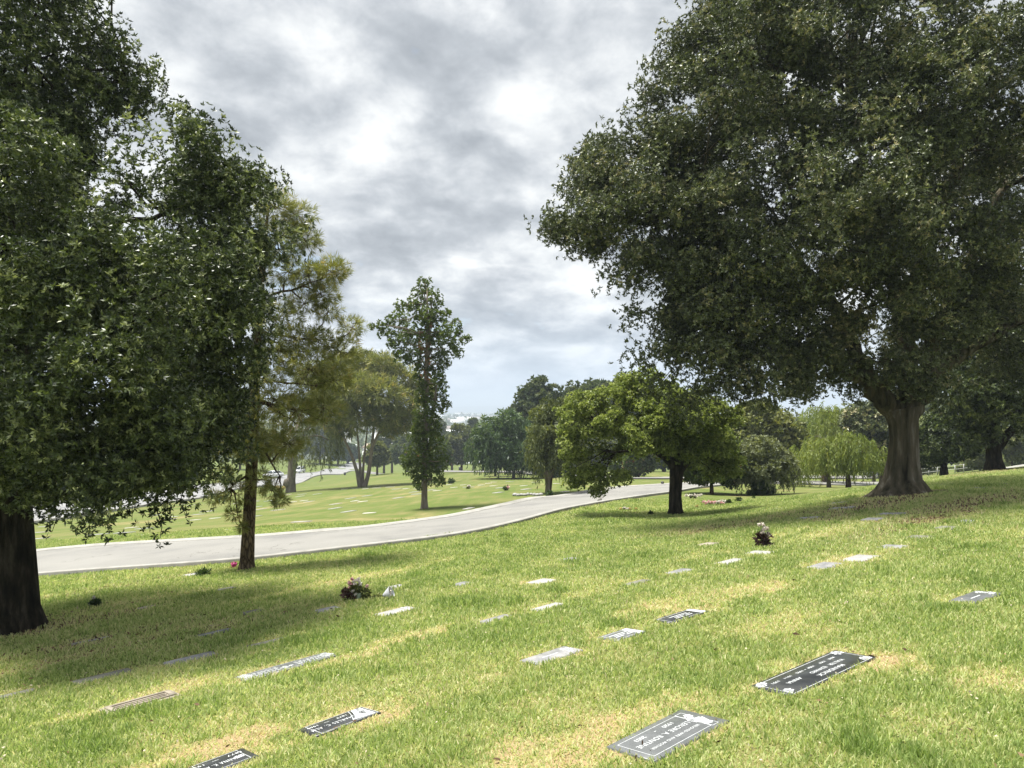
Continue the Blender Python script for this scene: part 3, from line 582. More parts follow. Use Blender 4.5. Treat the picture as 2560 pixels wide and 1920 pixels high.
class Tree:
    def __init__(s, name, label, cat, base, group=None, seed=1):
        s.base = np.asarray(base, float); s.g = np.random.default_rng(seed); s.wood = MB(); s.lv = []; s.lt = []; s.other = []
        s.o = bpy.data.objects.new(name, None); C.objects.link(s.o); s.o.location = s.base; s.o.empty_display_size = 0.3; tag(s.o, label, cat, group)
    def trunk(s, pts, rad, n=12, flute=None): s.wood.tube(np.asarray(pts, float) - s.base, rad, n, 0.5, flute)
    def limb(s, a, b, r0, r1, n=7, sides=7, rise=0.15, wob=0.03):
        P = curve_pts(a, b, n, wob=wob, g=s.g, rise=rise); s.wood.tube(P - s.base, np.linspace(r0, r1, n), sides); return P
    def twigs(s, origins, targets, r0, r1, rise=0.1):
        """each target gets a bough from the nearest origin point"""
        O = np.asarray(origins)
        for t in targets:
            k = np.argmin(np.linalg.norm(O - t, axis=1) + 0.4 * np.maximum(O[:, 2] - t[2], 0)); s.limb(O[k], t, r0, r1, 5, 5, rise, 0.04)
    def put(s, V, T): s.lv.append(V - s.base); s.lt.append(T)
    def done(s, bark, leaf, crown='crown'):
        if s.wood.n: link('trunk', s.wood.mesh('trunk', M[bark], True), s.o)
        if s.lv:
            V = np.concatenate(s.lv); link(crown, mesh_np(crown, V, quads(V), M[leaf], {'tint': np.repeat(np.concatenate(s.lt), 4)}), s.o)
        return s.o
def oak_crown(T, lobes, n_puff, pr, per, k, l, w, inner=0.25, up=0.4, tmean=0.42, th=(35, 88), hollow=0.62, lump=0.28, droop=0.0, cut=None, bough=0, br=.5, bz=.7):
    C_, N_ = puff_points(lobes, n_puff, T.g, inner, lump, hollow, bough, br, bz)
    if cut is not None: m = cut(C_); C_, N_ = C_[m], N_[m]
    P, A = puff_rosettes(C_, N_, pr, per, T.g, up)
    bt = np.clip(np.repeat(T.g.normal(tmean, 0.17, len(C_)), per) + T.g.normal(0, 0.20, len(P)), 0, 1)
    T.put(*rosettes(P, A, k, l, w, T.g, th, droop, bt)); return C_
def strands(T, starts, outw, length, per, l, w, spread=0.35, tmean=0.5, down=0.85, arch=0.3):
    n = len(starts); g = T.g; t = np.linspace(0.02, 1, per)[None, :, None]; Ln = (length * g.uniform(0.55, 1.15, n))[:, None, None]
    o = nrm(outw * np.array([1, 1, 0.1]) + g.normal(0, 0.3, (n, 3)))[:, None]
    P = np.asarray(starts)[:, None] + o * Ln * arch * np.sqrt(t) - UP * Ln * (t ** 1.25) * down + g.normal(0, 0.012, (n, per, 3)) * Ln
    D = nrm(o * 0.25 - UP * 0.8 + g.normal(0, spread, (n, per, 3)))
    ll = l * g.uniform(0.7, 1.25, n * per)
    V = leaves(P.reshape(-1, 3), D.reshape(-1, 3), ll, w, g); bt = np.clip(np.repeat(g.normal(tmean, 0.15, n), per) + g.normal(0, 0.1, n * per), 0, 1)
    T.put(V, bt)

# ------------------------------------------------------------------ the grave markers themselves
def text_tris(s, width, height, font_spacing=1.0):
    cu = bpy.data.curves.new('lettering', 'FONT'); cu.body = s; cu.size = 1.0; cu.align_x = 'CENTER'; cu.align_y = 'CENTER'; cu.space_character = font_spacing; cu.offset = 0.004
    ob = bpy.data.objects.new('lettering', cu); C.objects.link(ob); dg = bpy.context.evaluated_depsgraph_get(); me = ob.evaluated_get(dg).to_mesh()
    me.calc_loop_triangles(); V = np.array([v.co[:] for v in me.vertices]); T_ = np.array([t.vertices[:] for t in me.loop_triangles])
    ob.evaluated_get(dg).to_mesh_clear(); bpy.data.objects.remove(ob); bpy.data.curves.remove(cu)
    V -= (V.max(0) + V.min(0)) / 2; sx = width / max(np.ptp(V[:, 0]), 1e-6); sy = height / max(np.ptp(V[:, 1]), 1e-6)
    return V * np.array([sx, sy, 0]), T_
def frame_of(c, az):
    nz = np.array(normal(c[0], c[1], 0.3)); ex = np.array([math.cos(az), math.sin(az), 0]); ex = nrm(ex - nz * (ex @ nz)); ey = np.cross(nz, ex)
    return Matrix((( *ex,), (*ey,), (*nz,))).transposed().to_4x4()
def line_rect(mb, x0, x1, y0, y1, w, z):
    for a, b, c, d in ((x0, x1, y0, y0 + w), (x0, x1, y1 - w, y1), (x0, x0 + w, y0 + w, y1 - w), (x1 - w, x1, y0 + w, y1 - w)):
        mb.add([[a, c, z], [b, c, z], [b, d, z], [a, d, z]], [[0, 1, 2, 3]])
def petals(mb, x, y, r, n, z, g):
    for k in range(n):
        a = 2 * math.pi * k / n + g.uniform(0, 0.5); d = np.array([math.cos(a), math.sin(a)]); s = np.array([-d[1], d[0]]) * r * 0.32; c = np.array([x, y])
        P = [c + d * r * 0.15, c + d * r * 0.6 - s, c + d * r, c + d * r * 0.6 + s]; mb.add([[*p, z] for p in P], [[0, 1, 2, 3]])
def build_marker(k, i):
    g = np.random.default_rng(100 + i); L_, Wd = k['L'], k['W']; Mx = frame_of(k['c'], k['az']); kind = k['kind']
    parts = []
    top = 0.016 if k['c'][1] < 12 else 0.03
    slab = MB(); hx, hy = L_ / 2, Wd / 2; b = 0.006
    prof = [(-0.09, 0), (top - b, 0), (top, b)]
    V = np.concatenate([[[sx * (hx - q), sy * (hy - q), z] for sx, sy in ((-1, -1), (1, -1), (1, 1), (-1, 1))] for z, q in prof])
    if k['c'][1] < 12: V[:8, :2] += g.normal(0, 0.0025, (8, 2))
    slab.add(V, [[r * 4 + j, r * 4 + (j + 1) % 4, r * 4 + 4 + (j + 1) % 4, r * 4 + 4 + j] for r in range(2) for j in range(4)] + [[8, 9, 10, 11], [3, 2, 1, 0]])
    z = top + 0.0012; eng = 'engraving'
    bd, car, ins = MB(), MB(), MB(); lines, carv = [], []
    def text(s, cx, cy_, w, h, sp=1.0):
        Vt, Ft = text_tris(s, w, h, sp); Vt[:, :2] *= -1; lines.append(MB().add(Vt + np.array([cx, cy_, z]), Ft))       # reads from the uphill side
    if kind == 'flowerband':
        line_rect(bd, -hx + .05, hx - .14, -hy + .04, hy - .05, .004, z)
        line_rect(car, hx - .14, hx - .07, -hy + .03, -hy + .10, .004, z); line_rect(car, hx - .14, hx - .07, hy - .12, hy - .045, .004, z)
        line_rect(car, hx - .135, hx - .085, -hy + .10, hy - .12, .004, z)
        for _ in range(9): petals(car, hx - .115 + g.normal(0, .022), g.normal(0.0, .055), g.uniform(.025, .045), 7, z + .0006, g)
        text('BELOVED WIFE AND MOTHER', -.03, -.075, L_ * .62, .024, 1.1); text('LENORE A. RONTINE', -.045, 0.005, L_ * .66, .042, 1.15)
        text('1920', .10, .085, .10, .034); text('-', -.035, .085, .02, .006); text('2003', -.19, .085, .10, .034)
    elif kind == 'corners':
        line_rect(bd, -hx + .035, hx - .035, -hy + .012, hy - .03, .005, z)
        for sx in (-1, 1):
            for sy in (-1, 1):
                cv_ = MB(); carv.append(cv_)
                for _ in range(6): petals(cv_, sx * (hx - .075 + g.normal(0, .018)), sy * (hy - .062) + g.normal(0, .016), g.uniform(.025, .045), 6, z + .0006, g)
        text('MANDRICK', .08, -.085, L_ * .30, .042, 1.1); text('WALTER', .29, -.008, L_ * .17, .036, 1.05); text('EDWARD', .03, -.008, L_ * .18, .036, 1.05); text('ANNA', -.30, -.008, L_ * .15, .036, 1.05)
        for s, cx in (('MAR', .36), ('1907', .22), ('1984', .06), ('-', -.02), ('1995', -.10), ('1911', -.26), ('1991', -.42)): text(s, cx, .075, .085 if s != '-' else .02, .026 if s != '-' else .005)
    elif kind == 'panel':
        line_rect(bd, -hx + .045, hx - .01, -hy + .008, hy - .012, .004, z)
        t = np.linspace(0, 1, 9); arc = np.c_[hx - .115 - .085 * t ** 1.3, hy - .02 - (Wd - .05) * t]
        pol = np.concatenate([arc, [[hx - .03, -hy + .02], [hx - .03, hy - .02]]]); n = len(pol); car.add(np.c_[pol, np.full(n, z)], [np.array([list(range(n))])])
        sw = MB(); carv.append(sw)
        for a, b2 in zip(arc[:-1], arc[1:]): o_ = np.array([-.022, 0]); sw.add(np.c_[np.array([a + o_, b2 + o_, b2 + o_ + [-.005, 0], a + o_ + [-.005, 0]]), np.full(4, z)], [[0, 1, 2, 3]])
        dk = MB()
        for _ in range(13): petals(dk, hx - .075 + g.normal(0, .014), g.normal(.01, .04), .018, 5, z + .0008, g)
        parts.append(('carving_relief', dk, 'slate_granite'))
        cv_ = MB(); carv.append(cv_)
        for _ in range(4): petals(cv_, hx - .17 + g.normal(0, .02), -hy + .05 + g.normal(0, .01), .022, 6, z, g)
        text('CHARLES C. ALM', -.06, -.015, L_ * .68, .040, 1.25); text('1879', .05, .06, .085, .028, 1.1); text('-', -.08, .06, .045, .004); text('1960', -.20, .06, .085, .028, 1.1)
    elif kind == 'anna':
        line_rect(bd, -hx + .02, hx - .05, -hy + .015, hy - .015, .004, z)
        for _ in range(3): petals(car, hx - .10 + g.normal(0, .012), -.015, .03, 6, z, g)
        text('ANNA K. ALM', -.05, -.02, L_ * .64, .044, 1.25); text('1877', .10, .06, .10, .028, 1.1); text('-', -.03, .06, .045, .004); text('1957', -.16, .06, .10, .028, 1.1)
    elif kind == 'dense':
        eng = 'engraving_worn'; line_rect(bd, -hx + .02, hx - .03, -hy + .012, hy - .02, .005, z)
        for cx in (-.28, .26):
            ln = MB(); lines.append(ln)
            for r, yy in enumerate((-.065, -.03, .005, .04)):
                x = cx - .17
                while x < cx + .17:
                    w = g.uniform(.012, .045); ln.add([[x, yy, z], [x + w, yy, z], [x + w, yy + .014, z], [x, yy + .014, z]], [[0, 1, 2, 3]]); x += w + g.uniform(.008, .02)
        for _ in range(8): petals(car, g.normal(0, .05), g.normal(-.02, .03), .022, 6, z, g)
        for sx in (-1, 1):
            cv_ = MB(); carv.append(cv_)
            for _ in range(10): petals(cv_, sx * (hx - .065) + g.normal(0, .02), g.normal(0, .05), .035, 6, z, g)
    elif kind == 'lines':
        line_rect(bd, -hx + .03, hx - .10, -hy + .02, hy - .03, .006, z)
        for yy, a, b2 in ((.03, -.16, .13), (-.01, -.12, .04), (-.01, .06, .14), (-.05, -.14, -.02), (-.05, .02, .13)): lines.append(MB()); lines[-1].add([[a, yy, z], [b2, yy, z], [b2, yy + .014, z], [a, yy + .014, z]], [[0, 1, 2, 3]])
        car.add([[hx - .09, -hy + .02, z], [hx - .02, -hy + .02, z], [hx - .03, hy - .015, z], [hx - .10, hy - .015, z]], [[0, 1, 2, 3]])
    elif kind == 'faint':
        eng = 'engraving_worn'
        ins.add([[-.12, -.01, z], [.08, -.01, z], [.08, .006, z], [-.12, .006, z]], [[0, 1, 2, 3]])
        for _ in range(7): petals(car, hx - .07 + g.normal(0, .02), g.normal(0, .05), .035, 6, z, g)
    elif kind == 'frame':
        eng = 'tan_stone'
        for a, b2, c, d in ((-hx + .03, hx - .03, -hy + .03, -hy + .055), (-hx + .03, hx - .03, hy - .055, hy - .03), (-hx + .03, -hx + .075, -hy + .055, hy - .055), (hx - .075, hx - .03, -hy + .055, hy - .055)):
            bd.box(((a + b2) / 2, (c + d) / 2, top + .006), (b2 - a, d - c, .012))
        for r in (-.02, .03): lines.append(MB()); lines[-1].box((0, r, top + .004), (L_ * .7, .018, .008))
    kids = [('border', bd, eng), ('inscription', ins, eng), ('carving', car, eng)] + parts + [('inscription', q, eng) for q in lines] + [('carving', q, eng) for q in carv]
    kids = [q for q in kids if q[1].n]
    Mx.translation = Vector(k['c'])
    if kids:
        o = link('grave_marker', None); link('slab', slab.mesh('slab', M[k['style']]), o)
        for nm, mb, mt in kids: link(nm, mb.mesh(nm, M[mt]), o)
    else: o = link('grave_marker', slab.mesh('grave_marker', M[k['style']]))
    o.matrix_world = Mx; tag(o, k['label'], 'grave marker', 'flat grave markers on the near slope'); return o
for i, k in enumerate(MK): build_marker(k, i)
def far_markers():
    g = np.random.default_rng(5); sl = MB(); sl.box((0, 0, 0), (0.85, 0.34, 0.05)); me = sl.mesh('grave_marker', M['pale_granite'])
    sl = MB(); sl.box((0, 0, 0), (0.6, 0.3, 0.05)); me2 = sl.mesh('grave_marker', M['concrete']); n = 0
    for row in range(15):
        off = 1.2 + row * 3.6; cur = offset_curve(rf, off); x0 = g.uniform(0, 3)
        for i in range(0, len(cur) - 1, 5):
            if g.random() > 0.17: continue
            x, y = cur[i] + g.normal(0, 0.12, 2); px, py = 1280 + F * x / y, 0
            if not (-20 < px < 1430) or y > 78: continue
            if np.min(np.hypot(sn[:, 0] - x, sn[:, 1] - y)) < 3: continue
            d = cur[min(i + 1, len(cur) - 1)] - cur[i]; a = math.atan2(d[1], d[0]); o = link('grave_marker', me if g.random() < 0.6 else me2, None)
            Mx = frame_of((x, y), a); Mx.translation = Vector((x, y, h1(x, y) + 0.0)); o.matrix_world = Mx
            tag(o, 'small pale flush marker on the lawn across the road', 'grave marker', 'flush markers on the far lawn'); n += 1
    return n
far_markers()

# ------------------------------------------------------------------ trees
def oak_left():
    D = 10.8; b = ground(0, D); T = Tree('oak_tree', 'huge dark evergreen tree filling the left border, with glossy star-shaped leaf clusters', 'tree', b, 'broad evergreen trees', 11)
    t0 = b + UP * 2.2
    fl = lambda a, t: 1 + 0.10 * np.sin(a * 5 + 1) * (1 - t) + 0.05 * np.sin(a * 9)
    T.trunk([b - UP * .3, b + UP * .05, b + UP * .35, b + UP * 1.2 + [.0, 0, 0], t0 + [-.05, 0, 0], b + UP * 3.4 + [-.1, 0, 0], b + UP * 5.6 + [-.3, .1, 0], b + UP * 8 + [.2, 0, 0]], [.75, .60, .50, .44, .42, .40, .28, .12], 18, fl)
    lb = [lobe(420, 833, 200, 410, D, -.9, 1.2), lobe(270, 880, 220, 370, D, -2.0, 1.2), lobe(100, 720, 220, 390, D, -1.6, 1.4), lobe(535, 500, 115, 120, D, .3, 1.0), lobe(600, 620, 70, 150, D, .6, .7), lobe(545, 810, 62, 180, D, .2, .7), lobe(70, 150, 170, 330, D, .2, 1.5),
          lobe(310, 190, 40, 60, D, .8, .4), lobe(260, 1130, 190, 110, D, -.8, 1.3), lobe(375, 1110, 90, 110, D, -.5, .8), lobe(20, 1020, 120, 200, D, -.9, 1.0), lobe(20, 560, 220, 400, D, 2.0, 2.0), lobe(330, 760, 220, 220, D, 1.6, 1.5), lobe(-380, 620, 350, 560, D, -.4, 2.4), lobe(500, 345, 28, 45, D, .5, .3), lobe(600, 425, 45, 50, D, .5, .4), lobe(440, 540, 60, 70, D, .6, .6)]
    ends = [np.array(q[:3]) for q in lb]
    for e in [q for q, l_ in zip(ends, lb) if l_[3] > .65]: T.limb(b + UP * np.clip(e[2] - b[2] - 1.3, 2.0, 6.5) + T.g.normal(0, .05, 3), e, .085, .02, 8, 7, .12, .02)
    C_ = oak_crown(T, lb, 5400, .24, 20, 8, .066, .023, .36, .35, .42, (30, 88), .6, .3, bough=10, br=.40, bz=1.15)
    T.twigs(ends, C_[T.g.choice(len(C_), 130)], .028, .008)
    # hanging sprays along the bottom edge of the crown
    sp = np.array([lobe(px, py, 1, 1, D, dy)[:3] for px, py, dy in ((90, 1290, -.4), (130, 1330, -.4), (180, 1310, -.7), (240, 1290, -.6), (270, 1330, -.8), (330, 1300, -.6), (375, 1290, -.5), (420, 1300, -.5), (400, 1345, -.5), (440, 1250, -.3), (480, 1200, -.1), (520, 1130, 0), (465, 1290, -.4), (215, 1335, -.6))])
    for p in sp:
        a = p + UP * .8 + T.g.normal(0, .15, 3); T.limb(a, p, .012, .004, 5, 4, .0, .05)
        pts = a + (p - a) * T.g.uniform(.1, 1.05, (26, 1)) + T.g.normal(0, .09, (26, 3)); T.put(*rosettes(pts, rand_dir(T.g, 26) + UP * .2, 8, .08, .026, T.g, (30, 88), 0, np.full(26, .33)))
    return T.done('bark_dark', 'oak_leaf')
oak_left()

def oak_right():
    D = 19.8; b = ground(2257, D); T = Tree('oak_tree', 'giant evergreen tree with a thick furrowed grey trunk, filling the upper right', 'tree', b, 'broad evergreen trees', 12)
    X = lambda px, py, dy=0: np.array(lobe(px, py, 1, 1, D, dy)[:3])
    def fl(a, t): return 1 + (0.07 * np.sin(a * 7 + .6) + 0.05 * np.sin(a * 11 + 2) + .03 * np.sin(a * 17)) * (1 - .3 * t) + np.maximum(0, 1 - t * 4.5) * (0.16 * np.cos(a * 3 + .9) + .10 * np.sin(a * 5 + 2) + .05 * np.sin(a * 9))
    pts = [X(2257, 1262), X(2257, 1240), X(2256, 1222), X(2256, 1195), X(2258, 1150), X(2260, 1095), X(2258, 1060), X(2252, 1020)]
    T.trunk(pts, [1.12, .86, .62, .44, .36, .325, .34, .42], 56, fl)
    fork = X(2253, 1030)
    limbs = [([(2240, 1030), (2190, 985), (2150, 900), (2080, 760), (1960, 600)], [.30, .25, .20, .15, .08], -.6), ([(2262, 1035), (2275, 960), (2270, 860), (2235, 700), (2170, 480), (2120, 250)], [.32, .27, .23, .19, .13, .06], .2),
             ([(2275, 1030), (2320, 960), (2330, 860), (2390, 720), (2470, 560), (2540, 400)], [.28, .24, .21, .18, .13, .06], .3), ([(2230, 1010), (2150, 940), (2000, 870), (1850, 800)], [.2, .15, .11, .05], -1.0), ([(2290, 700), (2380, 480), (2420, 260)], [.2, .14, .06], 0), ([(2230, 700), (2060, 420), (1930, 250)], [.2, .13, .05], -.4), ([(2080, 760), (1850, 640), (1650, 560)], [.16, .10, .04], -.6), ([(2320, 940), (2440, 860), (2560, 800)], [.2, .14, .07], .4)]
    org = []
    for pp, rr, dy in limbs:
        P = np.array([X(px, py, dy * k / max(1, len(pp) - 1)) for k, (px, py) in enumerate(pp)]); s = np.linspace(0, len(P) - 1, len(P) * 4)
        Q_ = np.stack([np.interp(s, range(len(P)), P[:, k]) for k in range(3)], 1); Q_[1:-1] = (Q_[:-2] + Q_[1:-1] * 2 + Q_[2:]) / 4; Q_[1:-1] += T.g.normal(0, .035, Q_[1:-1].shape)
        T.trunk(Q_, np.interp(s, range(len(P)), rr), 10); org += list(Q_[6:])
    lb = [lobe(1640, 530, 215, 175, D, -1.6, 2.0), lobe(1500, 560, 120, 70, D, -1.2, 1.0), lobe(1560, 420, 110, 100, D, -1.2, 1.2), lobe(1805, 835, 135, 155, D, -2.2, 1.3), lobe(1700, 720, 110, 110, D, -1.5, 1.2), lobe(1850, 260, 250, 240, D, -1.6, 2.2), lobe(1690, 300, 120, 120, D, -1.2, 1.2), lobe(2083, 60, 310, 280, D, -.8, 2.8), lobe(1880, 60, 90, 150, D, -1, 1.2),
          lobe(2025, 486, 260, 230, D, -3.4, 2.0), lobe(2430, 280, 290, 260, D, -2.4, 2.4), lobe(2600, 560, 230, 260, D, -1.6, 2.2), lobe(2165, 900, 200, 115, D, -.8, 1.7), lobe(2060, 800, 110, 130, D, -1.4, 1.0), lobe(2420, 840, 200, 150, D, 1.2, 1.8), lobe(2300, 500, 230, 200, D, 3.2, 2.4), lobe(2230, 640, 120, 130, D, -2.4, 1.2), lobe(2200, 330, 160, 150, D, -2.6, 1.5), lobe(2330, 620, 110, 120, D, -2.6, 1.1), lobe(1875, 640, 200, 160, D, -2.2, 1.6), lobe(1930, 830, 120, 130, D, -1.8, 1.1), lobe(1820, 965, 65, 45, D, -2.2, .7), lobe(1895, 990, 50, 70, D, -1.8, .5),
          lobe(2350, 760, 90, 80, D, -1.6, .8), lobe(1750, 160, 80, 80, D, -1, .9)]
    C_ = oak_crown(T, lb, 7400, .30, 21, 8, .086, .030, .26, .35, .45, (30, 88), .6, .34, bough=12, br=.70)
    T.twigs(org, C_[T.g.choice(len(C_), 260)], .045, .010)
    sp = np.array([X(px, py, dy) for px, py, dy in ((1390, 565, -1.2), (1420, 590, -1.3), (1440, 480, -1.2), (1545, 690, -1.4), (1600, 700, -1.5), (1590, 790, -1.6), (1480, 400, -1.2), (1530, 350, -1.2), (1610, 900, -2), (1650, 960, -2), (1700, 170, -1), (1790, 30, -1), (1800, 110, -1), (1960, 960, -1.6), (1990, 900, -1.6), (2010, 980, -1.2), (1730, 1020, -2), (1620, 250, -1))])
    for p in sp:
        n = 110; pts = p + T.g.normal(0, .27, (n, 3)) * [1, 1, .8]; T.put(*rosettes(pts, rand_dir(T.g, n) + UP * .3, 8, .10, .034, T.g, (30, 88), 0, np.full(n, .4))); T.twigs(org, [p], .03, .008)
    n = 160; pts = X(2140, 800, -1.2) + T.g.normal(0, .25, (n, 3)); T.put(*rosettes(pts, rand_dir(T.g, n), 6, .14, .05, T.g, (30, 88), .3, np.full(n, 1.0)))
    return T.done('bark_old', 'oak_leaf_olive')
oak_right()

def mid_tree():
    D = 23; b = ground(1689, D); T = Tree('shade_tree', 'bright green round-leaved tree, dark forked trunk, low crown sweeping left', 'tree', b, None, 13)
    X = lambda px, py, dy=0: np.array(lobe(px, py, 1, 1, D, dy)[:3])
    T.trunk([b - UP * .2, b + UP * .02, b + UP * .2, X(1688, 1240), X(1690, 1200), X(1692, 1165)], [.36, .27, .215, .195, .20, .23], 14, lambda a, t: 1 + .08 * np.sin(a * 5) * (1 - t) + .04 * np.sin(a * 9))
    org = []
    for pp, rr, dy in (([(1690, 1175), (1665, 1140), (1630, 1100), (1580, 1070), (1500, 1060)], [.17, .14, .12, .09, .04], -.4), ([(1693, 1170), (1697, 1120), (1690, 1060), (1660, 1000)], [.17, .13, .1, .04], .2), ([(1697, 1175), (1730, 1140), (1765, 1095), (1790, 1060)], [.15, .12, .08, .04], .3), ([(1680, 1160), (1640, 1130), (1600, 1125), (1540, 1130)], [.09, .07, .06, .03], -.9)):
        P = np.array([X(px, py, dy * k / (len(pp) - 1)) for k, (px, py) in enumerate(pp)]); s = np.linspace(0, len(P) - 1, len(P) * 3); Q_ = np.stack([np.interp(s, range(len(P)), P[:, k]) for k in range(3)], 1); Q_[1:-1] = (Q_[:-2] + Q_[1:-1] * 2 + Q_[2:]) / 4
        T.trunk(Q_, np.interp(s, range(len(P)), rr), 9); org += list(Q_[3:])
    lb = [lobe(1450, 1120, 65, 95, D, -.2, .9), lobe(1490, 1050, 85, 70, D, 0, 1.1), lobe(1560, 1020, 90, 70, D, .2, 1.2), lobe(1620, 985, 70, 55, D, .2, 1.0), lobe(1660, 1040, 90, 70, D, -.6, 1.1), lobe(1730, 1050, 80, 80, D, 0, 1.1), lobe(1770, 1085, 75, 75, D, .1, 1.0), lobe(1600, 1090, 95, 45, D, -.8, 1.0), lobe(1470, 1190, 50, 50, D, -.2, .6), lobe(1545, 1160, 35, 40, D, -.3, .5), lobe(1720, 1130, 60, 40, D, -.3, .7), lobe(1800, 1150, 45, 45, D, .2, .6), lobe(1575, 975, 40, 25, D, .2, .5)]
    C_ = oak_crown(T, lb, 1900, .18, 18, 6, .072, .047, .25, .45, .55, (25, 80), .6, .32, bough=8, br=.32)
    T.twigs(org, C_[T.g.choice(len(C_), 120)], .022, .006)
    return T.done('bark_dark', 'fresh_leaf')
mid_tree()

def needle_puffs(T, puffs, D, per, k, l, w, tm=.5, bend=.3, twig=None, org=None):
    for px, py, r, dy, n in puffs:
        c = np.array(lobe(px, py, r, r, D, dy)[:3]); R = r / F * (D + dy); m = max(1, int(per * n)); d = rand_dir(T.g, m)
        P = c + d * R * T.g.uniform(.35, 1.0, (m, 1)) * np.array([1, 1, .72]); A = nrm(d * .8 + UP * .25 + T.g.normal(0, .3, d.shape))
        T.put(*rosettes(P, A, k, l, w, T.g, (8, 62), bend, np.clip(T.g.normal(tm, .16, m), 0, 1), .1))
        if org is not None: T.twigs(org, [c], .022, .006, .05); T.twigs([c], list(P[::9]), .008, .003, .0)
def pine_near():
    D = 15.6; b = ground(617, D); T = Tree('pine_tree', 'near pine with a straight scaly trunk and drooping yellow-green needles beside the road', 'tree', b, 'pine trees', 14)
    X = lambda px, py, dy=0: np.array(lobe(px, py, 1, 1, D, dy)[:3])
    P = [X(617, 1436), X(617, 1420), X(618, 1400), X(621, 1330), X(628, 1200), X(634, 1060), X(640, 900), X(650, 740), X(662, 620), X(670, 520)]
    T.trunk(P, [.21, .17, .145, .128, .12, .11, .095, .075, .05, .02], 14, lambda a, t: 1 + .04 * np.sin(a * 6) + .03 * np.sin(a * 13))
    org = [np.array(q) for q in P[4:]]
    for a, c, dy in (((648, 760), (800, 700), -.5), ((640, 880), (760, 880), -.3), ((636, 1000), (740, 1060), -.4), ((634, 1040), (560, 1060), -.3), ((640, 850), (720, 860), .4), ((644, 830), (840, 870), .5), ((632, 960), (790, 965), -.6), ((660, 640), (740, 560), .2), ((646, 900), (540, 860), .3), ((632, 1090), (700, 1190), -.4), ((630, 1180), (575, 1220), -.3), ((636, 1000), (820, 1060), .3)):
        Q_ = T.limb(X(*a), X(*c, dy), .038, .010, 8, 6, .06, .015); org += list(Q_[2:])
    pf = [(690, 520, 60, 0, 1), (745, 540, 50, .2, .7), (760, 600, 50, .1, .8), (700, 600, 70, .3, 1), (830, 680, 48, -.5, 1), (770, 690, 55, -.3, .9), (720, 680, 60, .2, .7), (800, 735, 45, .1, .6), (690, 800, 70, -.2, 1), (740, 850, 70, -.2, 1.1), (800, 850, 55, .3, .8), (850, 880, 60, .5, 1), (700, 900, 70, .2, 1.1), (770, 920, 75, -.4, 1.3), (830, 950, 60, -.1, 1), (640, 940, 70, -.5, .8), (560, 1000, 80, -.2, 1.0), (600, 1060, 70, -.3, 1.1), (690, 1000, 70, .1, 1.1), (740, 1030, 70, -.3, 1.1), (810, 1020, 55, .2, .8), (545, 1100, 65, .2, 1), (620, 1120, 55, -.4, .8), (680, 1110, 60, .1, .9), (720, 1110, 50, -.3, .7), (560, 1190, 38, -.2, .3), (590, 1235, 40, -.2, .35), (655, 1200, 35, -.3, .3), (680, 1225, 24, -.4, .25), (700, 1250, 18, -.4, .22), (530, 1245, 20, -.2, .2), (583, 1285, 14, -.3, .16), (605, 1318, 9, -.2, .12), (590, 780, 70, .3, .7), (610, 680, 60, .3, .6), (820, 780, 35, .4, .4), (880, 820, 40, .6, .5), (500, 1050, 50, .4, .6), (760, 760, 50, .3, .6)]
    needle_puffs(T, pf, D, 150, 14, .17, .0105, .45, .20, True, org)
    return T.done('bark_pine', 'pine_needle')
pine_near()

def pine_multi():
    D = 80; b = ground(905, D); T = Tree('pine_tree', 'broad multi-stemmed pine with bare fanned trunks across the road', 'tree', b, 'pine trees', 15)
    X = lambda px, py, dy=0: np.array(lobe(px, py, 1, 1, D, dy)[:3]); org = []
    for pp, r, dy in (([(900, 1222), (893, 1180), (880, 1140), (862, 1100), (840, 1060)], .20, -1), ([(903, 1222), (900, 1160), (896, 1110), (890, 1050)], .16, 0), ([(907, 1222), (908, 1170), (914, 1110), (920, 1060)], .14, 1), ([(911, 1222), (922, 1180), (930, 1120), (945, 1085), (990, 1040)], .22, -1), ([(930, 1120), (935, 1060), (930, 1000)], .15, 1)):
        P = np.array([X(px, py, dy * k / (len(pp) - 1)) for k, (px, py) in enumerate(pp)]); T.trunk(P, np.linspace(r * 1.15, r * .45, len(P)), 9); org += list(P[2:])
    pf = [(px, py, r, dy, n) for px, py, r, dy, n in ((850, 920, 50, 0, 1), (900, 905, 45, 2, 1), (960, 915, 45, 0, 1), (1005, 950, 50, 1, 1.1), (830, 980, 55, -2, 1.2), (890, 970, 60, -3, 1.4), (950, 980, 60, -3, 1.4), (1010, 1010, 55, -1, 1.2), (840, 1040, 50, -1, 1.1), (900, 1040, 55, -2, 1.2), (960, 1040, 50, -2, 1.2), (1020, 1050, 40, 0, .9), (800, 1010, 45, 1, 1), (1050, 980, 40, 2, .8), (790, 940, 50, 2, 1), (860, 1075, 30, 0, .5), (980, 1070, 30, 0, .5), (940, 930, 60, 4, 1), (880, 990, 70, 5, 1))]
    needle_puffs(T, pf, D, 300, 8, .70, .085, .40, .12, True, org)
    return T.done('bark_grey', 'pine_needle')
pine_multi()

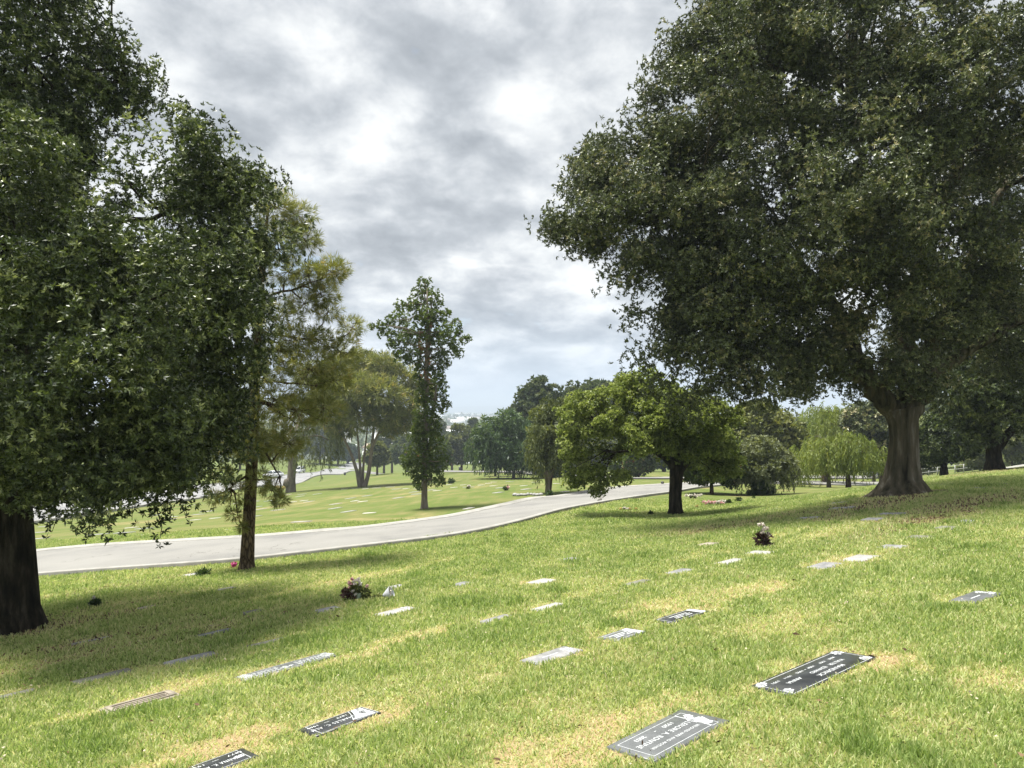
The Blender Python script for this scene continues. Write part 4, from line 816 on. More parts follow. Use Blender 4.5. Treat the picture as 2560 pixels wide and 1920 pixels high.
def lump_tree():
    D = 84; b = ground(727, D); T = Tree('pepper_tree', 'old tree with a lumpy burl at the trunk foot and grey-green drooping crown', 'tree', b, None, 16)
    X = lambda px, py, dy=0: np.array(lobe(px, py, 1, 1, D, dy)[:3])
    T.trunk([X(727, 1236), X(727, 1225), X(728, 1200), X(731, 1160), X(733, 1120), X(742, 1080), (X(755, 1040))], [.62, .56, .45, .44, .46, .32, .2], 12, lambda a, t: 1 + .08 * np.sin(a * 4 + 1) + .05 * np.sin(a * 7))
    T.trunk([X(720, 1216, -.3), X(716, 1211, -.4), X(718, 1203, -.3), X(724, 1196, -.1)], [.22, .42, .4, .15], 9)
    for e in ((790, 1060), (690, 1050), (760, 1000), (820, 1100)): T.limb(X(737, 1095), X(*e), .2, .08, 6, 6, .15, .03)
    lb = [lobe(790, 1090, 60, 75, D, -1), lobe(825, 1100, 32, 45, D, -1), lobe(700, 1040, 70, 70, D, 2), lobe(770, 1010, 70, 50, D, 2), lobe(690, 1110, 35, 40, D, 1)]
    C_, N_ = puff_points(lb, 520, T.g, .25, .3); strands(T, C_, N_, 1.7, 14, .5, .11, .4, .45, .8, .35)
    return T.done('bark_grey', 'grey_leaf')
lump_tree()

def slim_tree():
    D = 36; b = ground(1061, D); T = Tree('slim_tree', 'tall slim ragged tree standing alone in the far lawn against the sky', 'tree', b, None, 17)
    X = lambda px, py, dy=0: np.array(lobe(px, py, 1, 1, D, dy)[:3])
    T.trunk([X(1061, 1276), X(1061, 1268), X(1061, 1250), X(1061, 1180), X(1064, 1060), X(1066, 940), X(1068, 850), X(1068, 720)], [.24, .19, .15, .14, .13, .11, .08, .03], 12)
    T.trunk([X(1072, 1080), X(1086, 1010), X(1092, 960)], [.10, .08, .04], 7); T.trunk([X(1070, 900), X(1074, 820), X(1080, 740)], [.08, .06, .03], 7)
    org = [X(1064, y) for y in range(1200, 720, -40)]
    pf = [(1062, 706, 22), (1050, 740, 32), (1082, 745, 32), (1030, 765, 30), (1062, 790, 42), (1095, 790, 34), (998, 762, 16), (1000, 800, 34), (950, 812, 16), (965, 830, 24), (990, 850, 34), (1030, 840, 42), (1080, 840, 42), (1115, 830, 34), (1140, 810, 16), (1125, 870, 30), (1158, 850, 14), (1145, 880, 18), (1000, 885, 26), (1040, 890, 36), (1090, 890, 34), (1110, 905, 24), (1020, 900, 18), (1042, 945, 17), (1095, 950, 24), (1108, 965, 20), (1085, 990, 22), (1110, 990, 16), (1118, 1010, 12), (1100, 1020, 22), (1075, 930, 20), (1040, 1090, 26), (1085, 1090, 30), (1060, 1080, 34), (1035, 1130, 36), (1085, 1130, 36), (1060, 1160, 42), (1030, 1170, 28), (1095, 1170, 30), (1110, 1150, 18), (1060, 1195, 34), (1095, 1205, 18), (1108, 1205, 9), (1040, 1200, 20), (1048, 1218, 8), (1060, 1110, 32), (1015, 1150, 20), (1050, 1050, 22), (1048, 1005, 14), (1070, 1040, 24), (1065, 1000, 20), (1085, 1050, 22), (1060, 960, 20), (1045, 1075, 22), (1052, 985, 16), (1075, 1015, 22), (1090, 1070, 20), (1040, 1035, 14), (1072, 965, 22), (1050, 920, 20), (1100, 930, 20), (975, 800, 16), (930, 815, 9), (1172, 845, 9), (1150, 830, 14), (1120, 780, 10)]
    for px, py, r in pf:
        dy = T.g.normal(0, .35); c = X(px, py, dy); R = r * .86 / F * D; m = int(8 + 0.085 * r * r); d = rand_dir(T.g, m); P = c + d * R * T.g.uniform(.3, 1, (m, 1))
        T.put(*rosettes(P, d + UP * .3, 7, .135, .062, T.g, (25, 85), .15, np.clip(T.g.normal(.42, .15, m), 0, .88))); T.twigs(org, [c], .045, .012, .1)
    P = X(1066, 870) + T.g.uniform(-1, 1, (70, 3)) * [.4, .4, 1.5]; T.put(*rosettes(P, rand_dir(T.g, 70), 5, .2, .09, T.g, (25, 85), .4, np.full(70, 1.0)))
    return T.done('bark_grey', 'slim_leaf')
slim_tree()

def strand_tree(name, label, cat, px, D, trunk, lobes, leaf, bark, seed, n, length, per, l, w, tm=.5, group=None, bushy=0, r0=.2):
    b = ground(px, D); T = Tree(name, label, cat, b, group, seed); X = lambda a, c, dy=0: np.array(lobe(a, c, 1, 1, D, dy)[:3])
    tr = np.array([b - UP * .3] + [X(*q) for q in trunk]); T.trunk(tr, np.r_[r0 * 1.3, np.linspace(r0, r0 * .55, len(tr) - 1)], 10)
    lb = [lobe(*q[:4], D, q[4] if len(q) > 4 else 0) for q in lobes]; org = [tr[-1], tr[-2]]
    for q in lb: org += list(T.limb(tr[-1], np.array(q[:3]), r0 * .5, r0 * .12, 6, 6, .12, .03)[2:])
    C_, N_ = puff_points(lb, n, T.g, .2, .6, .62, 5, length * .28); strands(T, C_, N_, length, per, l, w, .35, tm)
    if bushy: oak_crown(T, lb, bushy, length * .4, 14, 5, l * 1.1, w * 1.6, .3, .4, tm)
    T.twigs(org, C_[T.g.choice(len(C_), 40)], r0 * .12, r0 * .04); return T.done(bark, leaf)
def puff_tree(name, label, cat, px, D, trunk, lobes, leaf, bark, seed, n, pr, per, k, l, w, tm=.45, group=None, r0=.2, up=.4, th=(25, 85), stems=None):
    b = ground(px, D); T = Tree(name, label, cat, b, group, seed); X = lambda a, c, dy=0: np.array(lobe(a, c, 1, 1, D, dy)[:3]); org = []
    for st in ([trunk] + (stems or [])):
        tr = np.array([b - UP * .3] + [X(*q) for q in st]); T.trunk(tr, np.r_[r0 * 1.3, np.linspace(r0, r0 * .5, len(tr) - 1)], 9); org += [tr[-1], tr[-2]]
    lb = [lobe(*q[:4], D, q[4] if len(q) > 4 else 0) for q in lobes]
    for q in lb: org += list(T.limb(tr[-1], np.array(q[:3]), r0 * .5, r0 * .12, 6, 6, .12, .03)[2:])
    C_ = oak_crown(T, lb, n, pr, per, k, l, w, .25, up, tm, th); T.twigs(org, C_[T.g.choice(len(C_), min(len(C_), 50))], r0 * .14, r0 * .04); return T.done(bark, leaf)

# middle distance, centre
strand_tree('round_tree', 'dark green dome-shaped tree with drooping twigs, centre of the far lawn', 'tree', 1284, 90, [(1284, 1190), (1284, 1172), (1280, 1150)], [(1275, 1085, 88, 50), (1240, 1110, 55, 50, 1), (1310, 1115, 55, 50, -1), (1275, 1130, 75, 35, -1), (1275, 1055, 50, 22)], 'dark_leaf', 'bark_grey', 21, 900, 2.0, 15, .5, .11, .45, None, 160, .22)
strand_tree('stub_tree', 'leaning tree with a swollen pale stub at the foot and a feathery dark crown', 'tree', 1372, 42, [(1372, 1228), (1376, 1195), (1385, 1165), (1396, 1125)], [(1385, 1085, 60, 60), (1400, 1040, 60, 45, 1), (1360, 1130, 35, 35, -.4), (1410, 1110, 45, 45, .4)], 'olive_leaf', 'bark_brown', 22, 700, 1.0, 14, .25, .05, .32, None, 140, .15)
T_ = Tree('tree_stump_sprout', 'knobby pale sprouting stump at the foot of the leaning tree', 'stump', ground(1369, 41.6), None, 23)
T_.wood.lathe([(.02, -.3), (.17, -.3), (.15, .1), (.12, .5), (.16, .8), (.24, 1.0), (.26, 1.15), (.14, 1.3), (.02, 1.34)], 12)
T_.put(*rosettes(T_.base + np.array([0, 0, 1.15]) + T_.g.normal(0, .13, (40, 3)), rand_dir(T_.g, 40) + UP, 6, .16, .06, T_.g)); T_.done('bark_grey', 'olive_leaf', 'sprouts')
puff_tree('gum_tree', 'tall open-crowned tree with clustered leaves rising behind the dark dome-shaped tree', 'tree', 1336, 108, [(1336, 1170), (1338, 1120), (1340, 1040)], [(1345, 985, 32, 38), (1375, 1000, 26, 40, 2), (1312, 1010, 20, 36), (1290, 1035, 14, 26), (1340, 1040, 40, 40), (1425, 985, 18, 28, 3), (1440, 1010, 28, 40, 4)], 'far_leaf', 'bark_grey', 24, 220, .75, 13, 6, .5, .28, .4, None, .32)
for i, (px, D, lb, lab, lf) in enumerate((
    (1450, 112, [(1450, 1040, 70, 55), (1500, 1000, 70, 45, 3), (1420, 1080, 45, 45, -2), (1550, 1000, 60, 45, 5)], 'wide dark tree with an arched top behind the bright green tree', 'far_leaf'),
    (1354, 92, [(1356, 1120, 38, 45), (1375, 1150, 30, 30)], 'dark narrow tree in shade between the leaning tree and the dome-shaped tree', 'dark_leaf'),
    (1600, 120, [(1600, 1040, 90, 70), (1680, 1050, 80, 70, 4)], 'dark background tree hidden behind the bright green tree', 'far_leaf'))):
    puff_tree('broadleaf_tree', lab, 'tree', px, D, [(px, 1165), (px, 1110)], lb, lf, 'bark_brown', 30 + i, 330, 1.0, 13, 6, .6, .32, .38, 'far trees behind the lawns', .3)
for i, (px, py, D, cx, cy, rx, rz, lab, lf) in enumerate((
    (943, 1186, 150, 942, 1135, 28, 28, 'small reddish young tree right of the fanned pine trunks', 'olive_leaf'), (980, 1176, 215, 975, 1110, 35, 45, 'medium green tree behind the small reddish tree', 'far_leaf'), (960, 1175, 230, 955, 1135, 22, 28, 'pale trunked sapling between the fanned pine and the slim tree', 'far_leaf'),
    (1018, 1178, 180, 1020, 1125, 40, 40, 'low spreading tree left of the slim tree', 'far_leaf'), (1097, 1186, 130, 1100, 1135, 26, 36, 'small leafy tree right behind the slim tree', 'slim_leaf'), (1154, 1170, 160, 1152, 1108, 32, 50, 'grey-green cone-shaped tree in front of the white roofs', 'olive_leaf'),
    (1097, 1160, 260, 1098, 1085, 17, 38, 'narrow dark tree beside the white building', 'far_leaf'), (1184, 1165, 220, 1183, 1075, 13, 30, 'small pointed conifer top left of the dome-shaped tree', 'far_leaf'), (1208, 1172, 150, 1205, 1110, 30, 40, 'yellowish green tree touching the left side of the dome-shaped tree', 'slim_leaf'),
    (1238, 1190, 100, 1238, 1125, 30, 35, 'thin straight trunk with a small crown just left of the dome-shaped tree', 'dark_leaf'), (1130, 1165, 230, 1128, 1110, 24, 30, 'rounded tree below the white roof', 'far_leaf'),
    (845, 1165, 285, 842, 1120, 22, 30, 'dark clipped tree at the bend of the street', 'dark_leaf'), (800, 1158, 290, 800, 1095, 45, 45, 'grey-green tree behind the street bend', 'far_leaf'), (870, 1156, 300, 872, 1130, 20, 20, 'small blue-green tree at the white street-end building', 'dark_leaf'), (1570, 1197, 84, 1570, 1150, 36, 40, 'small tree seen under the bright green crown, left trunk of two', 'slim_leaf'), (1597, 1196, 82, 1600, 1145, 34, 40, 'small forked tree seen under the bright green crown, right trunk of two', 'slim_leaf'),
    (600, 1178, 190, 600, 1090, 90, 60, 'round tree beyond the street behind the near pine', 'far_leaf'), (400, 1172, 200, 400, 1120, 90, 45, 'tree beyond the street seen through the left evergreen', 'far_leaf'), (150, 1165, 190, 150, 1120, 100, 45, 'tree beyond the street near the left border', 'far_leaf'))):
    k_ = D / 100; puff_tree('broadleaf_tree', lab, 'tree', px, D, [(px, (py + cy) / 2 + 6), ((px + cx) / 2, cy)], [(cx, cy, rx, rz), (cx - rx * .4, cy + rz * .3, rx * .7, rz * .6), (cx + rx * .4, cy + rz * .25, rx * .7, rz * .6)], lf, 'bark_brown', 50 + i, 150, rx / F * D * .22, 12, 5, .42 * k_ ** .8, .24 * k_ ** .8, .45, 'far trees behind the lawns', .13 * k_)
# middle distance, right
puff_tree('shade_tree', 'small dark green thin-trunked tree right of the bright green tree', 'tree', 1780, 36, [(1779, 1215), (1777, 1195)], [(1790, 1160, 65, 45), (1750, 1165, 45, 40), (1835, 1170, 40, 38), (1790, 1125, 50, 40)], 'slim_leaf', 'bark_brown', 71, 330, .3, 14, 6, .17, .10, .42, None, .09)
strand_tree('shrubby_tree', 'grey-green spreading shrubby tree with a leaning branch, right part of the lawn', 'tree', 1905, 36, [(1908, 1225), (1915, 1205), (1935, 1195), (1950, 1180)], [(1905, 1165, 70, 35), (1860, 1170, 45, 30), (1950, 1165, 40, 35), (1900, 1130, 55, 35)], 'grey_leaf', 'bark_dark', 72, 420, .7, 14, .17, .045, .5, None, 200, .10)
puff_tree('low_shrub', 'dark fan-shaped shrub at the foot of the grey-green shrubby tree', 'shrub', 1903, 35.6, [(1903, 1235), (1903, 1228)], [(1903, 1218, 20, 22), (1887, 1230, 12, 11), (1920, 1228, 13, 12)], 'dark_leaf', 'bark_dark', 73, 90, .10, 16, 7, .16, .035, .4, None, .05)
puff_tree('broadleaf_tree', 'yellow-green leafy tree behind the grey-green shrubby tree with a pale trunk', 'tree', 1958, 58, [(1957, 1190), (1950, 1150)], [(1900, 1080, 75, 70), (1850, 1100, 60, 55), (1950, 1100, 60, 60), (1900, 1130, 80, 40), (1890, 1040, 45, 30)], 'olive_leaf', 'bark_grey', 74, 460, .55, 14, 6, .3, .16, .58, None, .2)
strand_tree('willow_tree', 'light green willow with trailing twigs, front left of the willow group', 'tree', 2072, 46, [(2072, 1205), (2070, 1175), (2068, 1145)], [(2045, 1130, 65, 40), (2090, 1120, 55, 35), (2010, 1150, 35, 35), (2070, 1100, 50, 20)], 'willow_leaf', 'bark_grey', 75, 620, 1.25, 20, .24, .045, .55, 'weeping willows', 0, .13)
strand_tree('willow_tree', 'darker green willow with a straight trunk, front right of the willow group', 'tree', 2121, 45, [(2121, 1210), (2120, 1180), (2119, 1150)], [(2130, 1115, 60, 40), (2165, 1130, 35, 35), (2105, 1110, 40, 30)], 'willow_leaf', 'bark_brown', 76, 520, 1.15, 20, .24, .045, .40, 'weeping willows', 0, .16)
strand_tree('willow_tree', 'tallest willow rising behind the two front willows', 'tree', 2062, 66, [(2062, 1180), (2062, 1140), (2060, 1110)], [(2060, 1055, 85, 40), (2010, 1085, 45, 40), (2100, 1065, 55, 45), (2060, 1030, 50, 20)], 'willow_leaf', 'bark_brown', 77, 700, 2.0, 20, .34, .065, .46, 'weeping willows', 0, .25)
puff_tree('broadleaf_tree', 'dark leafy tree partly behind the giant trunk on its left', 'tree', 2205, 62, [(2205, 1180), (2203, 1150)], [(2180, 1070, 60, 60), (2215, 1110, 50, 60), (2150, 1060, 40, 35), (2240, 1060, 50, 70)], 'oak_leaf_olive', 'bark_brown', 78, 420, .55, 14, 6, .3, .15, .45, 'far trees behind the lawns', .2)
puff_tree('broadleaf_tree', 'small trunked tree between the willows and the giant trunk', 'tree', 2185, 74, [(2185, 1185), (2184, 1165)], [(2185, 1140, 38, 32)], 'olive_leaf', 'bark_brown', 79, 120, .5, 12, 5, .35, .18, .45, 'far trees behind the lawns', .14)
puff_tree('oak_tree', 'medium dark tree with sunlit upper leaves right of the giant trunk', 'tree', 2360, 45, [(2360, 1180), (2360, 1150)], [(2350, 1095, 70, 60), (2310, 1120, 40, 40), (2400, 1100, 45, 50), (2360, 1060, 45, 30)], 'oak_leaf', 'bark_dark', 80, 420, .42, 15, 7, .21, .09, .42, 'broad evergreen trees', .24)
def oak_far():
    D = 34; b = ground(2488, D); T = Tree('oak_tree', 'big shaded evergreen with a thick dark trunk at the right border', 'tree', b, 'broad evergreen trees', 81); X = lambda px, py, dy=0: np.array(lobe(px, py, 1, 1, D, dy)[:3])
    T.trunk([X(2488, 1186), X(2488, 1172), X(2486, 1150), X(2483, 1110), X(2480, 1060), X(2476, 960)], [.62, .45, .33, .29, .30, .16], 16, lambda a, t: 1 + .07 * np.sin(a * 5 + 1)); T.trunk([X(2492, 1125), X(2515, 1090), X(2545, 1060), X(2590, 1010)], [.2, .2, .17, .08], 10)
    lb = [lobe(2480, 940, 110, 110, D, -1, 2), lobe(2400, 930, 70, 110, D, 1, 1.6), lobe(2540, 1030, 60, 60, D, -1.5, 1.2), lobe(2600, 900, 120, 160, D, 0, 2), lobe(2440, 1050, 45, 60, D, 0, 1), lobe(2500, 760, 150, 120, D, 2, 2.4)]
    org = [X(2480, 1060), X(2476, 960), X(2545, 1060)]
    for q in lb: org += list(T.limb(org[0], np.array(q[:3]), .12, .04, 6, 6, .1, .02))
    C_ = oak_crown(T, lb, 700, .55, 18, 7, .2, .075, .25, .35, .36); T.twigs(org, C_[T.g.choice(len(C_), 60)], .04, .01); return T.done('bark_dark', 'oak_leaf')
oak_far()
for i, (px, py, D, cx, cy, rx, rz, lab, lf) in enumerate((
    (2320, 1180, 100, 2320, 1160, 30, 20, 'pale green bush beyond the crest right of the giant trunk', 'pale_bush'), (2425, 1176, 95, 2425, 1160, 26, 20, 'pale leafy bush between the two dark trunks on the right', 'pale_bush'), (2550, 1165, 90, 2550, 1150, 30, 18, 'pale bush at the right border beyond the crest', 'pale_bush'),
    (2450, 1170, 80, 2450, 1130, 26, 40, 'feathery green small tree left of the border trunk', 'olive_leaf'), (2530, 1168, 85, 2535, 1110, 30, 45, 'olive tree right of the border trunk', 'olive_leaf'))):
    puff_tree('bush' if i < 3 else 'broadleaf_tree', lab, 'bush' if i < 3 else 'tree', px, D, [(px, py - 4), (px, cy)], [(cx, cy, rx, rz), (cx - rx * .5, cy + rz * .3, rx * .6, rz * .6), (cx + rx * .5, cy + rz * .3, rx * .6, rz * .6)], lf, 'bark_brown', 90 + i, 120, rx / F * D * .25, 12, 5, .34, .17, .55, 'bushes beyond the crest' if i < 3 else 'far trees behind the lawns', .08)
for i, (px, D, cy, rx, rz) in enumerate(((1760, 150, 1110, 100, 70), (1900, 165, 1095, 110, 70), (2020, 150, 1110, 90, 60), (2180, 160, 1085, 110, 80), (2330, 140, 1075, 100, 80), (2470, 150, 1060, 110, 90), (2620, 140, 1060, 110, 90), (1500, 150, 1120, 90, 45), (1660, 140, 1110, 80, 50))):
    puff_tree('broadleaf_tree', ['deep green tree in the back row behind the lawn, far right side' , 'dull green tree in the back row behind the willows'][i % 2], 'tree', px, D, [(px, 1165), (px, cy)], [(px, cy, rx, rz), (px - rx * .5, cy + rz * .3, rx * .7, rz * .7), (px + rx * .5, cy + rz * .35, rx * .7, rz * .6)], ('far_leaf', 'olive_leaf')[i % 2], 'bark_brown', 110 + i, 260, 1.5, 12, 5, .8, .42, .4, 'back row trees', .35)

# ------------------------------------------------------------------ litter on the ground
def build_litter():
    g = np.random.default_rng(41); P = []
    for cx, cy_, a, b, az, s in LITTER_SHADE:
        n = int(min(2600, 330 * a * max(b, .3) * s)); e = g.normal(0, .62, (n, 2)) * [a, b]
        P.append(np.c_[cx + e[:, 0] * math.cos(az) - e[:, 1] * math.sin(az), cy_ + e[:, 0] * math.sin(az) + e[:, 1] * math.cos(az)])
    u = g.uniform(-.75, .75, 950); y = g.uniform(2.3, 14, 950); nl = sum(map(len, P)); P.append(np.c_[u * y, y]); P = np.concatenate(P); small = np.arange(len(P)) >= nl + 230; kp = road_mask(P[:, 0], P[:, 1], .4); small = small[kp]
    P = P[kp]; z = H(P[:, 0], P[:, 1]); n = len(P); a = g.uniform(0, 6.28, n)
    D = nrm(np.stack([np.cos(a), np.sin(a), g.normal(0.05, .22, n)], 1)); l = np.where(small, g.uniform(.010, .026, n), g.uniform(.03, .075, n))
    V = leaves(np.c_[P, z + np.where(small, g.uniform(.03, .05, n), g.uniform(.012, .035, n))], D, l, l * np.where(small, .8, .38), g); t = np.where(small & (g.random(n) < .8), 1.0, np.clip(g.normal(.5, .24, n), 0, 1))
    tag(link('fallen_leaves', mesh_np('fallen_leaves', V, quads(V), M['litter'], {'tint': np.repeat(t, 4)})), 'brown fallen leaves strewn under the big evergreen trees', 'fallen leaves', kind='stuff')
build_litter()

# ------------------------------------------------------------------ flowers on the graves
def kid(parent, name, V, T, mat): return link(name, mesh_np(name, V, quads(V), M[mat], {'tint': np.repeat(T, 4)}), parent)
def blossom(parent, P, r, mat, g, petals_=9, up=.6, tint=.6):
    for p in P:
        q = np.repeat(np.asarray(p, float)[None], 3, 0) + np.array([[0, 0, 0], [0, 0, r * .12], [0, 0, r * .2]]); A = nrm(np.repeat((UP * up + g.normal(0, .5, 3))[None], 3, 0))
        V, T = rosettes(q, A, petals_, r, r * .62, g, (20, 85), 0, np.full(3, tint)); kid(parent, 'bloom', V, T, mat)
def foliage(parent, c, R, n, l, w, mat, g, k=6, name='foliage', tm=.45, zs=1.0):
    P = np.asarray(c) + rand_dir(g, n) * g.uniform(.1, 1, (n, 1)) * R * np.array([1, 1, zs]); V, T = rosettes(P, nrm(P - np.asarray(c)) + UP * .4, k, l, w, g, (20, 80), 0, np.clip(g.normal(tm, .15, n), 0, 1)); return kid(parent, name, V, T, mat)
def place(name, label, cat, px, py, group=None):
    p = at(px, py); o = bpy.data.objects.new(name, None); C.objects.link(o); o.location = p; o.empty_display_size = .2; return tag(o, label, cat, group), p
def flowers():
    g = np.random.default_rng(61)
    o, p = place('flower_bouquet', 'wilting bouquet of pink and white flowers in a pale green pot', 'flowers', 893, 1500, 'flowers on graves')
    pot = MB(); pot.lathe([(.03, 0), (.045, .0), (.058, .13), (.062, .14), (.052, .138), (.045, .05)], 14, (.03, -.03, 0)); link('pot', pot.mesh('pot', M['pot_green'], True), o)
    foliage(o, (-.13, 0, .10), .13, 46, .10, .035, 'wilted', g, 6, 'wilted_leaves', .4, .9); foliage(o, (-.03, .02, .20), .13, 34, .09, .035, 'olive_leaf', g); foliage(o, (.14, .02, .12), .11, 26, .09, .025, 'olive_leaf', g)
    blossom(o, [(-.13, -.02, .31), (-.10, 0, .36), (-.16, .02, .27), (-.12, -.05, .22), (-.08, -.04, .28)], .05, 'pink_petal', g, 9, .5, .5)
    blossom(o, [(-.05, -.03, .33), (-.01, -.02, .34), (.03, -.03, .33), (.06, -.02, .30), (-.03, -.06, .29), (.02, .02, .36), (-.02, -.08, .13), (-.06, -.07, .16)], .05, 'white_petal', g); blossom(o, [(.18, .0, .24)], .05, 'pink_petal', g, 8, .4, .9)
    st = MB(); st.tube(curve_pts((.03, -.04, .14), (.24, -.03, .36), 6, rise=.1), np.full(6, .005), 5); link('stem', st.mesh('stem', M['willow_leaf']), o)
    o.scale = (.8,) * 3
    o, p = place('wrapped_bouquet', 'fallen white paper wrap with green stems lying on the grass', 'flowers', 965, 1496, 'flowers on graves')
    w = MB(); a = np.linspace(0, 2 * math.pi, 15)[:-1]; ax = nrm(np.array([.86, -.15, .34])); u = nrm(np.cross(ax, UP)); v = np.cross(u, ax); rings = []
    for t, r in ((0, .03), (.3, .062), (.65, .095), (1, .125)): rings.append(np.array([-.05, 0, .055]) + ax * t * .18 + (np.cos(a) * r * (1 + .12 * np.sin(a * 3 + t * 4)))[:, None] * u + (np.sin(a) * r * (1 + .1 * np.cos(a * 5)))[:, None] * v)
    n = 14; w.add(np.concatenate(rings), np.array([[i * n + j, i * n + (j + 1) % n, (i + 1) * n + (j + 1) % n, (i + 1) * n + j] for i in range(3) for j in range(n)])); link('paper_wrap', w.mesh('paper_wrap', M['paper'], False), o)
    c = np.array([-.05, 0, .055]) + ax * .15; blossom(o, [c + u * .03, c - u * .04 + v * .02, c + v * .05], .05, 'white_petal', g)
    P = np.array([-.06, 0, .05]) + g.normal(0, 1, (40, 3)) * [.06, .02, .012] - np.array([.10, 0, .01]); V = leaves(P, nrm(np.array([-1, 0, .1]) + g.normal(0, .4, (40, 3))), .10, .02, g); kid(o, 'stems', V, np.clip(g.normal(.6, .2, 40), 0, 1), 'olive_leaf')
    o.scale = (.72,) * 3
    o, p = place('flower_pot', 'bright magenta pot with a scalloped rim beside the near pine trunk', 'flower pot', 585, 1421)
    b = MB(); n = 16; a = np.linspace(0, 2 * math.pi, n, endpoint=False); R = [(.035, 0, 0), (.05, .04, 0), (.062, .09, .006), (.06, .12, .012), (.05, .11, .01)]
    b.add(np.concatenate([np.stack([(r + .006 * np.sin(a * 8)) * np.cos(a), (r + .006 * np.sin(a * 8)) * np.sin(a), z + q * np.sin(a * 4)], 1) for r, z, q in R]), np.array([[i * n + j, i * n + (j + 1) % n, (i + 1) * n + (j + 1) % n, (i + 1) * n + j] for i in range(4) for j in range(n)])); link('pot', b.mesh('pot', M['magenta']), o); blossom(o, [(0, 0, .10), (.03, .01, .11), (-.03, -.01, .11)], .035, 'pink_petal', g, 8, 1, .3)
    o, p = place('low_plant', 'small dark spiky plant beside a pale slab near the road', 'plant', 511, 1440); foliage(o, (0, 0, .05), .10, 30, .12, .022, 'dark_leaf', g, 7, 'leaves', .25, .7); foliage(o, (-.08, 0, .04), .05, 6, .10, .02, 'dark_leaf', g, 6, 'side_leaves', .3)
    o, p = place('potted_flower', 'dark leafy grave plant with one white bloom in the shade right of the left trunk', 'flowers', 235, 1516, 'flowers on graves'); foliage(o, (0, 0, .06), .07, 26, .08, .03, 'dark_leaf', g, 6, 'leaves', .2, .8); foliage(o, (.06, 0, .08), .04, 10, .06, .025, 'dark_leaf', g, 6, 'side_leaves', .3); blossom(o, [(0, -.02, .13), (.005, -.02, .155)], .032, 'white_petal', g); blossom(o, [(-.05, -.03, .04)], .025, 'white_petal', g)
    o, p = place('potted_flower', 'bushy dark red-leaved bouquet with pale upright blooms, alone on the right slope', 'flowers', 1907, 1366, 'flowers on graves'); foliage(o, (0, 0, .12), .13, 60, .10, .03, 'wilted', g, 7, 'wilted_leaves', .3, 1.0)
    blossom(o, [(-.05, -.03, .36), (.03, -.02, .35), (.06, -.02, .28), (0, -.05, .27), (-.02, -.07, .22), (.07, -.05, .20)], .06, 'white_petal', g, 8, .7, .4); st = MB()
    for q in ((-.05, -.03, .36), (.03, -.02, .35), (.06, -.02, .28)): st.tube(np.array([(0, 0, .1), q]), [.006, .004], 5)
    link('stem', st.mesh('stem', M['olive_leaf']), o)
    for px, py, lab, cols, s in ((1732, 1246, 'long low heap of white flowers on the lawn by the small dark tree', 'wwww', 1.0), (1774, 1266, 'pink flowers with a dark stem base on the lawn behind the bright green tree', 'pp', 1.1), (1795, 1265, 'spray of pale pink flowers in the middle of the flower row', 'pwp', 1.0), (1811, 1262, 'white flowers on dark foliage at the right end of the flower row', 'wwd', 1.0), (1844, 1256, 'dark green potted plant with a yellow touch left of the dark shrub', 'dd', .9), (1884, 1248, 'tiny dark plant just below the dark shrub', 'd', .6),
                                 (1741, 1271, 'small cream flower tuft below the white heap', 'y', .7), (1550, 1276, 'small cream flowers left of the trio near the road bend', 'y', .6), (1562, 1276, 'pale flowers in the middle of the trio near the road bend', 'w', .7), (1572, 1277, 'pale flowers at the right of the trio near the road bend', 'wy', .7), (1590, 1277, 'low cream spray right of the trio near the road bend', 'y', .6), (1625, 1288, 'small dark green grave plant left of the forked trunk', 'dd', .7), (1695, 1285, 'pale flowers leaning on the foot of the forked trunk', 'w', .6),
                                 (1125, 1209, 'dark low plants on the far lawn', 'dd', 1.5), (1265, 1226, 'dark plant with flowers left of the white stones', 'dp', 1.2), (1170, 1222, 'white flowers on the far lawn right of the slim tree', 'w', 1.2), (703, 1229, 'yellow flowers at the foot of the lumpy trunk', 'yy', 2.2), (1372, 1241, 'dark leafy plants right of the white stones', 'dd', 1.2)):
        o, p = place('grave_flowers', lab, 'flowers', px, py, 'flowers on graves'); k = (p[1] / 30) ** .5 * s * .8
        foliage(o, (0, 0, .05 * k), .12 * k, 14, .13 * k, .05 * k, 'dark_leaf' if 'd' in cols else 'olive_leaf', g, 5, 'leaves', .3, .6)
        for i, c in enumerate(cols):
            if c == 'd': foliage(o, (.1 * k * i, 0, .14 * k), .13 * k, 18, .12 * k, .05 * k, 'dark_leaf', g, 6, 'upper_leaves', .25, 1.0); continue
            x = (i - (len(cols) - 1) / 2) * .22 * k; blossom(o, [(x + g.normal(0, .05 * k), g.normal(0, .04 * k), (.10 + .07 * g.random()) * k) for _ in range(4)], .10 * k, {'w': 'white_petal', 'p': 'pink_petal', 'y': 'yellow_petal'}[c], g, 8, .7, .7)
